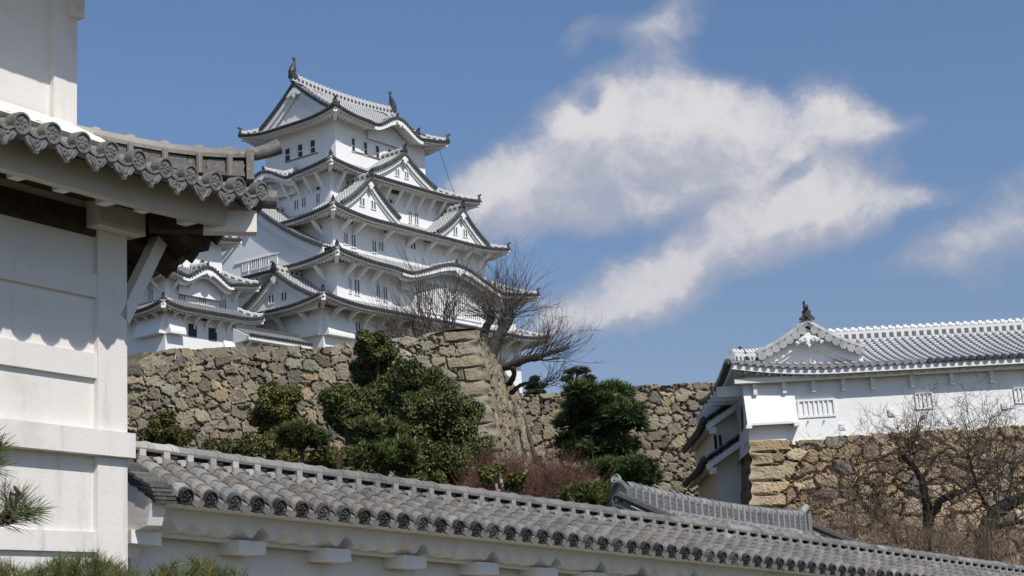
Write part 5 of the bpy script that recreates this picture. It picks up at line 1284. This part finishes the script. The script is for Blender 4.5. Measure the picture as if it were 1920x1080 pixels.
def broad_tree(name, rows, Y, n, size, base, label, group, alt=None, altp=.15, jit=.5, seed=1, cat='tree', root=None):
    g = np.random.default_rng(seed); bl = pxblobs(rows, Y, jit)
    cx = np.mean([b[0] for b in bl]); cy = np.mean([b[1] for b in bl]); z0 = float(hz_ground(cx, cy))-.1
    if root: z0 = at(root[0], root[1], cy)[2]; cx = at(root[0], root[1], cy)[0]
    t = thing(name, [cx, cy, z0], label, cat, group)
    if cat == 'shrub':      # skirts of leaves right down to the soil
        low = min(b[2]-b[4]*.5 for b in bl); w_ = max(b[3] for b in bl); add_ = []
        while low > z0+.25:
            add_ += [(cx+dx, cy+g.uniform(-.2, .2), low, w_*.85, .32) for dx in np.linspace(-.5, .5, 3)*(max(b[0] for b in bl)-min(b[0] for b in bl))]; low -= .38
        n = int(n*(1+.35*len(add_)/len(bl))); bl = bl+add_
    m = MB(); crown(m, bl, g, n, size, base, alt=alt, altp=altp); m.build('crown', M_leaf, t)
    b = MB(); limb_tree(b, [cx, cy, z0], [(q[0], q[1], q[2]) for q in bl], g, .14); b.build('trunk', M_bark, t)
    return t
def needles(mb, P, axis, n, ln, g, cols, spread=1.0, w=.004, back=.0):
    """tufts of needles: P (k,3) tuft origins, axis (k,3)"""
    k = len(P); Pn = np.repeat(P, n, 0); A = np.repeat(axis, n, 0); d = unit(A*(1.1-.4*spread)+unit(g.normal(size=(k*n, 3)))*spread)
    L = ln*g.uniform(.7, 1.15, (k*n, 1)); Pn = Pn+A*g.uniform(-back, 0, (k*n, 1)) if back else Pn
    s = unit(np.cross(d, g.normal(size=(k*n, 3))))*w
    bend = np.array([0, 0, -.06])*L
    V = np.stack([Pn-s, Pn+s, Pn+d*L*.6+s*.8+bend*.2, Pn+d*L+bend], 1).reshape(-1, 3)
    mb.add(V, np.arange(4*k*n).reshape(-1, 4), col=np.repeat(cols, 4*n, 0) if len(cols) == k else np.repeat(cols, 4, 0))
def pine_pads(mb, blobs, g, dens, ln, w, base, nn=14, tipcol=None):
    for (x, y, z, rx, rz) in blobs:
        k = int(dens*rx*(rx+rz)); d = unit(g.normal(size=(k, 3))+np.array([0, 0, .35])); lump = 1+.22*np.sin(d[:, 0]*7+x*3)*np.sin(d[:, 1]*6+z*5)+.12*np.sin(d[:, 2]*11+x)
        P = np.array([x, y, z])+d*np.array([rx, rx, rz])*(lump*g.uniform(.55, 1.02, k))[:, None]
        ax = unit(d*.7+np.array([0, 0, .8])+g.normal(size=(k, 3))*.3)
        c = np.array(base)*g.normal(1, .25, (k, 1)).clip(.4, 1.8)
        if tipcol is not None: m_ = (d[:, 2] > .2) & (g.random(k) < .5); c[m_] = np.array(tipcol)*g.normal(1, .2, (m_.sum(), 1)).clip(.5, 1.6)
        needles(mb, P, ax, nn, ln, g, c, spread=.75, w=w)
def pine_tree(name, rows, Y, label, group, dens=150, ln=.24, w=.016, base=(.07, .095, .028), tip=(.14, .17, .048), seed=1, root=None, jit=.5, trunk=True, tr=.1, nn=14):
    g = np.random.default_rng(seed); bl = pxblobs(rows, Y, jit); bx = np.mean([b[0] for b in bl]); by = Y
    z0 = float(hz_ground(bx, by))-.1
    if root: q = at(root[0], root[1], Y); bx, z0 = q[0], q[2]
    t = thing(name, [bx, by, z0], label, 'pine tree', group)
    m = MB(); pine_pads(m, bl, g, dens, ln, w, base, nn, tip); m.build('needles', M_needle, t)
    b = MB(); top = max(q[2] for q in bl); k = np.linspace(0, 1, 9)
    tr_ = np.stack([bx+.25*np.sin(k*5)*(1-k)*.6+(np.mean([q[0] for q in bl])-bx)*k, by+0*k, z0+(top-z0)*k], 1); b.tube(tr_, np.linspace(tr, tr*.3, 9), 8, col=(.075, .055, .042))
    for q in bl:
        j = np.clip((q[2]-z0)/(top-z0+.01)-.12, 0, 1); s_ = np.array([np.interp(j, k, tr_[:, i]) for i in range(3)]); e_ = np.array(q[:3])-Z*q[4]*.3
        b.tube([s_, (s_+e_)/2+Z*.05, e_], [tr*.55, tr*.4, tr*.2], 6, col=(.07, .052, .04))
        for a in range(5):
            an = g.uniform(0, 6.28); b.tube([e_, e_+np.array([math.cos(an)*q[3]*.7, math.sin(an)*q[3]*.7, q[4]*.3])], [tr*.2, tr*.07], 5, col=(.07, .052, .04))
    b.build('trunk', M_bark, t); return t
G1 = 'clipped evergreens in front of the rampart'
LEAF = (.075, .095, .026); LEAFY = (.14, .135, .034)
YT = 42.0
broad_tree('evergreen_tree', [(706, 652, 34, 28), (698, 690, 40, 36), (722, 730, 40, 38), (700, 760, 34, 40)], 43.2, 31280, .043, LEAF, 'tallest narrow round-topped evergreen tree rising to the rampart top', G1, alt=LEAFY, altp=.12, seed=41)
broad_tree('evergreen_tree', [(770, 705, 32, 30), (802, 725, 50, 38), (842, 755, 46, 42), (800, 775, 60, 48), (868, 800, 40, 45), (850, 850, 56, 55), (790, 850, 56, 50), (880, 850, 40, 44), (750, 770, 30, 44), (810, 905, 90, 26)], 42., 73937, .043, LEAF, 'largest spreading evergreen tree at the corner of the rampart', G1, alt=LEAFY, altp=.12, seed=42)
broad_tree('evergreen_tree', [(640, 752, 36, 30), (672, 758, 38, 34), (655, 785, 48, 34), (690, 795, 30, 30)], 42.6, 25593, .043, (.08, .097, .027), 'round medium evergreen tree left of the tallest one, above two pine pads', G1, alt=LEAFY, altp=.12, seed=43)
broad_tree('evergreen_tree', [(520, 750, 36, 28), (516, 782, 40, 30), (520, 812, 42, 26), (518, 765, 40, 34)], 42.4, 30875, .043, (.10, .10, .026), 'narrow evergreen tree with yellow orange tinted top at the left of the group', G1, alt=(.15, .13, .03), altp=.35, seed=44)
G2 = 'low shrubs at the foot of the rampart'
broad_tree('shrub', [(500, 840, 40, 34), (540, 862, 50, 26), (480, 868, 36, 22)], 41, 18483, .043, (.09, .097, .028), 'dark olive shrub under the yellow tinted evergreen', G2, alt=(.12, .10, .03), altp=.3, seed=45, cat='shrub')
broad_tree('shrub', [(620, 862, 42, 26), (660, 876, 40, 22), (600, 885, 50, 18)], 40.6, 14787, .043, (.10, .115, .032), 'light olive shrub between the two pine pads beside the post', G2, alt=(.11, .10, .03), altp=.3, seed=46, cat='shrub')
broad_tree('shrub', [(310, 802, 34, 24), (298, 820, 34, 18), (328, 822, 28, 18)], 43, 14787, .043, (.095, .10, .03), 'round shrub alone at the left end of the rampart foot', G2, alt=(.11, .085, .025), altp=.3, seed=47, cat='shrub')
broad_tree('shrub', [(432, 840, 22, 12), (390, 834, 8, 9), (450, 846, 14, 9)], 41, 5118, .043, (.08, .09, .028), 'tiny low shrub just above the wall ridge, left of the group', G2, alt=(.12, .10, .03), altp=.3, seed=48, cat='shrub')
G3 = 'cloud pruned pines in front of the rampart'
pine_tree('pine_tree', [(560, 812, 34, 20), (590, 822, 30, 18), (545, 828, 24, 14)], 39.5, 'low pine with a single flat needle pad in front of the yellow tinted evergreen', G3, dens=420, ln=.2, seed=51, tip=(.14, .155, .045))
pine_tree('pine_tree', [(690, 808, 34, 22), (722, 815, 40, 26), (750, 845, 34, 22), (700, 855, 46, 22), (735, 870, 44, 20)], 38.5, 'bushier pine with two stacked needle pads in front of the largest evergreen', G3, dens=420, ln=.2, seed=52, tip=(.14, .155, .045))
pine_tree('pine_tree', [(1092, 735, 34, 18), (1150, 738, 36, 18), (1120, 760, 60, 15), (1172, 778, 42, 17), (1080, 792, 42, 15), (1130, 806, 46, 17), (1182, 796, 32, 13), (1072, 832, 34, 15), (1118, 848, 64, 17), (1165, 836, 34, 14), (1140, 882, 46, 15), (1105, 775, 40, 12)], 46, 'large dark layered pine tree in front of the grey rampart at the middle', G3, dens=300, ln=.26, w=.018, base=(.05, .08, .024), tip=(.11, .15, .04), seed=53, root=(1130, 930), tr=.16, jit=.9)
pine_tree('pine_tree', [(1195, 880, 32, 20), (1215, 897, 24, 16), (1175, 900, 30, 16)], 44, 'small bright green pine at the right foot of the large layered pine', G3, dens=380, ln=.22, base=(.035, .065, .018), tip=(.06, .1, .025), seed=54, root=(1190, 925))
pine_tree('pine_tree', [(1085, 930, 36, 14), (1125, 930, 40, 18), (1160, 936, 30, 16), (1100, 945, 60, 12)], 33, 'low yellowish pine shrub at the left end of the gate roof ridge', G3, dens=420, ln=.2, base=(.06, .075, .02), tip=(.11, .12, .03), seed=55)
pine_tree('pine_tree', [(1083, 697, 20, 5), (1064, 712, 10, 5), (1102, 711, 13, 5)], 68, 'small trained pine with flat pads on top of the grey rampart', G3, dens=800, ln=.16, w=.02, base=(.07, .085, .05), tip=(.1, .11, .06), seed=56, root=(1083, 745), tr=.1)
pine_tree('pine_tree', [(1003, 712, 10, 5), (1010, 724, 14, 5), (996, 727, 10, 5), (1004, 738, 18, 5)], 68, 'small upright pine on the rampart top under the leaning bare limb', G3, dens=800, ln=.14, w=.018, base=(.07, .085, .05), tip=(.1, .11, .06), seed=57, root=(1004, 752), tr=.08)
# wooden post between the shrubs
pm = MB(); q = at(637, 880, 39); pm.box([q[0], q[1], q[2]-.2], [.06, 0, 0], [0, .06, 0], [0, 0, .55]); pm.tube([[q[0], q[1], q[2]+.33], [q[0], q[1], q[2]+.38]], [.07, .03], 6); tag(pm.build('post', M_wood_brown), 'grey wooden post standing between the pine pads', 'post')

# bare trees
def twig(bm, P, d, L, r, g, depth, col, curl=.25, up=.15, n=5, kids=3, spread=.6):
    pts = [np.array(P)]; dd = d/np.linalg.norm(d)
    for i in range(n):
        dd = unit(dd+g.normal(0, curl/n**.5, 3)+Z*up/n); pts.append(pts[-1]+dd*L/n)
    bm.tube(pts, np.linspace(r, r*.35, n+1), 5 if r > .02 else 3, col=col, cap=False)
    if depth > 0:
        for k in range(kids):
            j = g.integers(max(1, n//3), n+1); d2 = unit(dd+unit(g.normal(size=3))*spread)
            twig(bm, pts[j], d2, L*g.uniform(.45, .8), max(r*.5, .004), g, depth-1, col, curl, up, max(3, n-1), kids, spread)
    return pts
def px_limb(bm, rows, Y, g, col, n=6):
    P = np.array([at(x, y, Y+dy) for x, y, r, dy in rows]); rr = np.array([r for _, _, r, _ in rows]); t = np.arange(len(P)); tt = np.linspace(0, len(P)-1, len(P)*4)
    pts = np.stack([np.interp(tt, t, P[:, k]) for k in range(3)], 1); pts[1:-1] = .25*pts[:-2]+.5*pts[1:-1]+.25*pts[2:]; pts += g.normal(0, .012, pts.shape)
    bm.tube(pts, np.interp(tt, t, rr)*g.normal(1, .05, len(tt)), 9, col=col); return P
BK = (.066, .056, .047); TW = (.09, .072, .058)
def pollard():
    Y = 55.; g = np.random.default_rng(61)
    base = at(915, 668, Y); t = thing('bare_tree', base, 'large pollarded bare tree with thick dark limbs leaning over the rampart corner', 'bare tree', 'bare trees')
    b, tw = MB(), MB()
    limbs = [[(905, 690, .30, 0), (925, 650, .24, 0), (942, 622, .20, 0), (950, 602, .18, 0)], [(915, 668, .2, 0), (905, 628, .14, .5), (922, 592, .14, .8)], [(918, 675, .2, 0), (945, 690, .15, -.5), (985, 674, .12, -1), (1012, 668, .13, -1.2)], [(955, 720, .10, 0), (965, 702, .09, -.6), (960, 690, .08, -.8)], [(958, 738, .09, 0), (975, 722, .07, -.4), (1000, 715, .05, -.6), (1020, 722, .03, -.6)]]
    for l in limbs: px_limb(b, l, Y, g, BK)
    for (x, y, r, dy) in ((950, 600, .24, 0), (922, 590, .17, .8), (1012, 668, .15, -1.2), (963, 690, .1, -.8), (942, 604, .2, .2)):
        P = at(x, y, Y+dy); b.tube([P-Z*r*.8, P, P+Z*r*.6], [r*.7, r, r*.4], 8, col=BK)
    def burst(x, y, dy, n, L, lo, hi, bias=0):
        for i in range(n):
            a = R(g.uniform(lo, hi)); e = g.normal(0, .35); d = np.array([math.cos(a), e, math.sin(a)])
            twig(tw, at(x, y, Y+dy)+g.normal(0, .1, 3), d, L*g.uniform(.5, 1.2), .016, g, 2, np.array(TW)*g.uniform(.6, 1.2), .28, .22, 6, 3, .5)
    burst(950, 597, 0, 64, 1.5, 10, 165); burst(922, 590, .8, 34, 1.3, 60, 175); burst(1014, 666, -1.2, 40, 1.25, -15, 85); burst(930, 640, 0, 16, 1.1, 0, 70); burst(1018, 722, -.6, 14, .9, -10, 70); burst(940, 688, -.4, 8, .9, 20, 120); burst(985, 674, -1, 12, 1., 10, 80)
    b.build('trunk', M_bark, t); tw.build('twigs', M_twig, t)
    # thinner tree behind the rampart, left of it
    Y = 57.; base = at(845, 660, Y); t = thing('bare_tree', base, 'slender bare tree with many upright twigs standing against the castle wall', 'bare tree', 'bare trees'); b, tw = MB(), MB()
    px_limb(b, [(838, 668, .14, 0), (832, 630, .11, 0), (838, 608, .1, 0)], Y, g, BK); px_limb(b, [(842, 668, .1, 0), (846, 625, .08, .4)], Y, g, BK); px_limb(b, [(836, 668, .12, 0), (810, 640, .07, 0), (800, 622, .05, 0)], Y, g, BK)
    for x, y, n, L, lo, hi in ((838, 606, 26, 2.1, 40, 140), (846, 622, 14, 1.6, 50, 120), (800, 622, 26, 1.9, 60, 165), (780, 640, 26, 1.5, 70, 175), (745, 650, 22, 1.5, 60, 160), (820, 640, 16, 1.6, 80, 150)):
        for i in range(n):
            a = R(g.uniform(lo, hi)); d = np.array([math.cos(a), g.normal(0, .35), math.sin(a)]); twig(tw, at(x, y, Y)+g.normal(0, .12, 3), d, L*g.uniform(.6, 1.15), .016, g, 2, np.array(TW)*g.uniform(.7, 1.3), .22, .22, 6, 2, .42)
    b.build('trunk', M_bark, t); tw.build('twigs', M_twig, t)
pollard()
def cherries():
    g = np.random.default_rng(71); DK = (.03, .026, .022); TC = (.11, .082, .062)
    def cherry(label, limbs, Y, bursts):
        q = limbs[0][0]; t = thing('bare_tree', at(q[0], q[1], Y), label, 'bare tree', 'bare trees'); b, tw = MB(), MB()
        for l in limbs:
            P = px_limb(b, l, Y, g, DK)
            for j in range(1, len(P)):
                for k in range(5):
                    s_ = P[j-1]+(P[j]-P[j-1])*g.random(); twig(tw, s_, unit(g.normal(size=3)*np.array([1, .6, 1])+Z*.5), g.uniform(.6, 1.3), .014, g, 2, np.array(TC)*g.uniform(.6, 1.3), .45, .1, 5, 3, .9)
        for x, y, n, L, lo, hi in bursts:
            for i in range(n):
                a = R(g.uniform(lo, hi)); d = np.array([math.cos(a), g.normal(0, .5), math.sin(a)]); twig(tw, at(x, y, Y)+g.normal(0, .1, 3), d, L*g.uniform(.6, 1.2), .014, g, 3, np.array(TC)*g.uniform(.6, 1.3), .45, .1, 5, 3, .9)
        b.build('trunk', M_bark, t); tw.build('twigs', M_twig, t)
    cherry('forked bare cherry tree in the middle, its crown reaching the white turret wall', [[(1728, 1060, .16, 0), (1738, 1000, .13, 0), (1742, 962, .12, 0), (1733, 930, .10, 0), (1731, 900, .09, 0), (1712, 872, .06, 0), (1690, 856, .045, 0)], [(1742, 970, .1, 0), (1768, 934, .085, -.3), (1800, 923, .06, -.6), (1838, 900, .045, -.8), (1850, 885, .03, -.8)], [(1731, 898, .05, 0), (1745, 870, .03, .3), (1762, 848, .022, .4)], [(1694, 858, .03, 0), (1712, 835, .022, .2), (1722, 815, .014, .3)]], 37, [(1700, 855, 14, .9, 30, 150), (1715, 830, 10, .6, 40, 150), (1840, 898, 10, 1.2, 30, 150), (1720, 880, 8, .9, 100, 200)])
    cherry('bare cherry tree at the right edge with a thick arching dark trunk', [[(1846, 1060, .2, 0), (1842, 1010, .18, 0), (1850, 985, .17, 0), (1872, 958, .16, 0), (1900, 940, .13, 0), (1945, 925, .11, 0)], [(1850, 992, .08, 0), (1880, 985, .06, -.4), (1920, 975, .05, -.6)], [(1862, 968, .06, 0), (1840, 935, .04, .5), (1825, 890, .03, .6), (1815, 850, .02, .6)]], 35, [(1818, 850, 14, 1., 40, 140), (1880, 900, 14, 1.2, 40, 140), (1900, 945, 10, 1., 30, 150)])
    cherry('low bare tree at the left, its branches trailing over the gate roof end', [[(1690, 1020, .1, 0), (1665, 985, .08, 0), (1640, 966, .075, 0), (1622, 950, .07, 0), (1612, 935, .05, 0), (1590, 942, .03, 0), (1560, 950, .02, 0)], [(1612, 938, .04, 0), (1600, 912, .03, .3), (1612, 895, .02, .3)], [(1650, 972, .05, 0), (1625, 990, .03, -.4), (1600, 985, .02, -.4)]], 38, [(1560, 945, 10, .9, 120, 220), (1605, 900, 10, .9, 50, 160), (1640, 960, 10, .9, 40, 150)])
    # brown twiggy undergrowth
    def thicket(name, label, x0, x1, y0, y1, Y, n, L, col, group, kids=3, up=.5, w=.007):
        mid = at((x0+x1)/2, y1, Y); m = MB(); gz = mid[2]
        for i in range(n):
            x = g.uniform(x0, x1); yb = y1+g.uniform(-.15, .35)*(y1-y0); Pb = at(x, yb, Y+g.uniform(-1.2, 1.2)); hh = L*g.uniform(.5, 1.1)*(1-.5*abs((x-(x0+x1)/2)/((x1-x0)/2))**3)
            twig(m, Pb, np.array([g.normal(0, .4), g.normal(0, .4), 1.]), hh, w, g, 2, np.array(col)*g.uniform(.55, 1.35), .35, up*.4, 5, kids, .6)
        o = m.build(name, M_twig, org=mid); tag(o, label, 'shrub', group)
    GG = 'bare twiggy thickets'
    thicket('bare_shrub', 'brown leafless thicket beside the right end of the gate roof', 1520, 1690, 945, 1015, 35, 120, .8, (.15, .11, .078), GG)
    thicket('bare_shrub', 'brown leafless thicket under the forked cherry tree', 1640, 1800, 985, 1040, 33.5, 120, .7, (.15, .108, .075), GG)
    thicket('bare_shrub', 'brown leafless thicket at the right edge under the arching cherry trunk', 1780, 1960, 995, 1060, 32.5, 130, .7, (.15, .105, .075), GG)
    thicket('red_shrub', 'reddish brown twiggy thicket beside the largest evergreen', 895, 985, 885, 945, 40, 460, .95, (.12, .055, .04), GG, w=.007)
    thicket('red_shrub', 'reddish brown twiggy thicket right, under the large layered pine', 970, 1115, 890, 950, 39, 620, .85, (.115, .057, .042), GG, w=.007)
cherries()
def cut_shrub():
    g = np.random.default_rng(81); Y = 33.; base = at(940, 925, Y); t = thing('pruned_shrub', base, 'small leafy shrub with pale pruned stems just above the boundary wall ridge', 'shrub')
    b = MB()
    for pts, r in (([(943, 922), (938, 900), (936, 885)], .04), ([(940, 922), (925, 908), (921, 898)], .03), ([(936, 892), (940, 878)], .03), ([(962, 908), (980, 892), (988, 882)], .025), ([(950, 925), (962, 908)], .03)):
        px_limb(b, [(x, y, r, 0) for x, y in pts], Y, g, (.33, .30, .25))
    b.build('stems', M_bark, t); m = MB()
    crown(m, pxblobs([(915, 898, 14, 14), (908, 885, 8, 8), (935, 880, 10, 8), (966, 897, 14, 8), (950, 908, 14, 8), (970, 912, 10, 8)], Y, .2), g, 3127, .043, (.09, .095, .025), alt=(.2, .16, .03), altp=.25); m.build('foliage', M_leaf, t)
cut_shrub()
# two rails leaning down the rampart
for (x0, y0, x1, y1, r, lab) in ((962, 745, 1000, 868, .07, 'left of two dark rails leaning against the rampart inner corner'), (968, 742, 1009, 872, .075, 'right of two dark rails leaning against the rampart inner corner')):
    m = MB(); a_, b_ = at(x0, y0, 60.3), at(x1, y1, 58.6); m.bar(a_, b_, r*1.6, r*1.2); tag(m.build('wooden_rail', M_wood_brown), lab, 'rail', 'rails leaning on the rampart')
# foreground pines
def near_pines():
    g = np.random.default_rng(91)
    Y = 5.2; t = thing('pine_branch', at(-60, 1010, Y), 'green pine branch reaching in from the left edge in front of the gatehouse wall', 'pine branch')
    b, m = MB(), MB()
    L = [[(-80, 1010, .02, 0), (0, 985, .012, 0), (22, 968, .010, 0)], [(10, 975, .010, 0), (38, 958, .007, 0), (62, 962, .004, 0)], [(5, 978, .008, 0), (20, 945, .006, .02), (30, 925, .004, .03)], [(-40, 880, .01, .1), (-15, 850, .008, .1), (0, 838, .005, .1)]]
    for l in L[:3]: px_limb(b, l, Y, g, (.10, .07, .05))
    b2 = MB(); px_limb(b2, L[3], Y, g, (.10, .07, .05)); b2.build('stem', M_bark, t)
    def tuft(px, py, dx, dz, n, ln=.08):
        P = at(px, py, Y+g.uniform(-.05, .05)); ax = unit(np.array([dx, g.normal(0, .2), dz])); k = 7
        PP = P-ax*np.linspace(.0, .06, k)[:, None]; c = np.array((.09, .11, .036))*g.normal(1, .2, (k, 1)).clip(.5, 1.5)
        needles(m, PP, np.tile(ax, (k, 1)), n//k, ln, g, c, spread=.62, w=.0008)
    for q in ((30, 930, .1, 1, 90), (40, 940, .4, .9, 70), (62, 960, .9, .35, 90), (50, 955, .9, .6, 60), (20, 945, -.2, 1, 70), (8, 915, -.1, 1, 60), (10, 965, .6, .7, 60), (30, 978, .8, .1, 40), (-5, 840, .7, .7, 110), (-12, 860, .8, .3, 90), (-20, 825, .6, .8, 80), (-10, 880, .9, -.1, 60), (-6, 960, .2, .9, 60)): tuft(*q)
    b.build('stem', M_bark, t); m.build('needles', M_needle, t)
    Y = 6.2; t = thing('pine_shrub', at(180, 1140, Y), 'green pine shrub top along the bottom edge below the gatehouse wall', 'pine shrub'); b, m = MB(), MB()
    base = at(200, 1180, Y)
    for i in range(330):
        px = g.uniform(-60, 470); topy = 1062+max(0, px-220)*.075+14*math.sin(px*.03)+g.normal(0, 6)
        if px > 250 and g.random() < .35 and not (380 < px < 440): continue
        py = topy+abs(g.normal(0, 22)); yy = Y+g.uniform(-.5, .5); P = at(px, py, yy); ax = unit(np.array([g.normal(0, .35), g.normal(0, .35), 1.])); k = 5
        PP = P-ax*np.linspace(0, .07, k)[:, None]; c = (np.array((.095, .115, .035)) if g.random() < .8 else np.array((.17, .13, .045)))*g.normal(1, .22, (k, 1)).clip(.5, 1.5)
        needles(m, PP, np.tile(ax, (k, 1)), 13, .062, g, c, spread=.6, w=.0009)
        if i % 3 == 0: b.tube([base+np.array([(P[0]-base[0])*.5, yy-Y, 0]), P-ax*.12, P-ax*.04], [.012, .006, .004], 5, col=(.12, .08, .05))
    b.build('stems', M_bark, t); m.build('needles', M_needle, t)
near_pines()
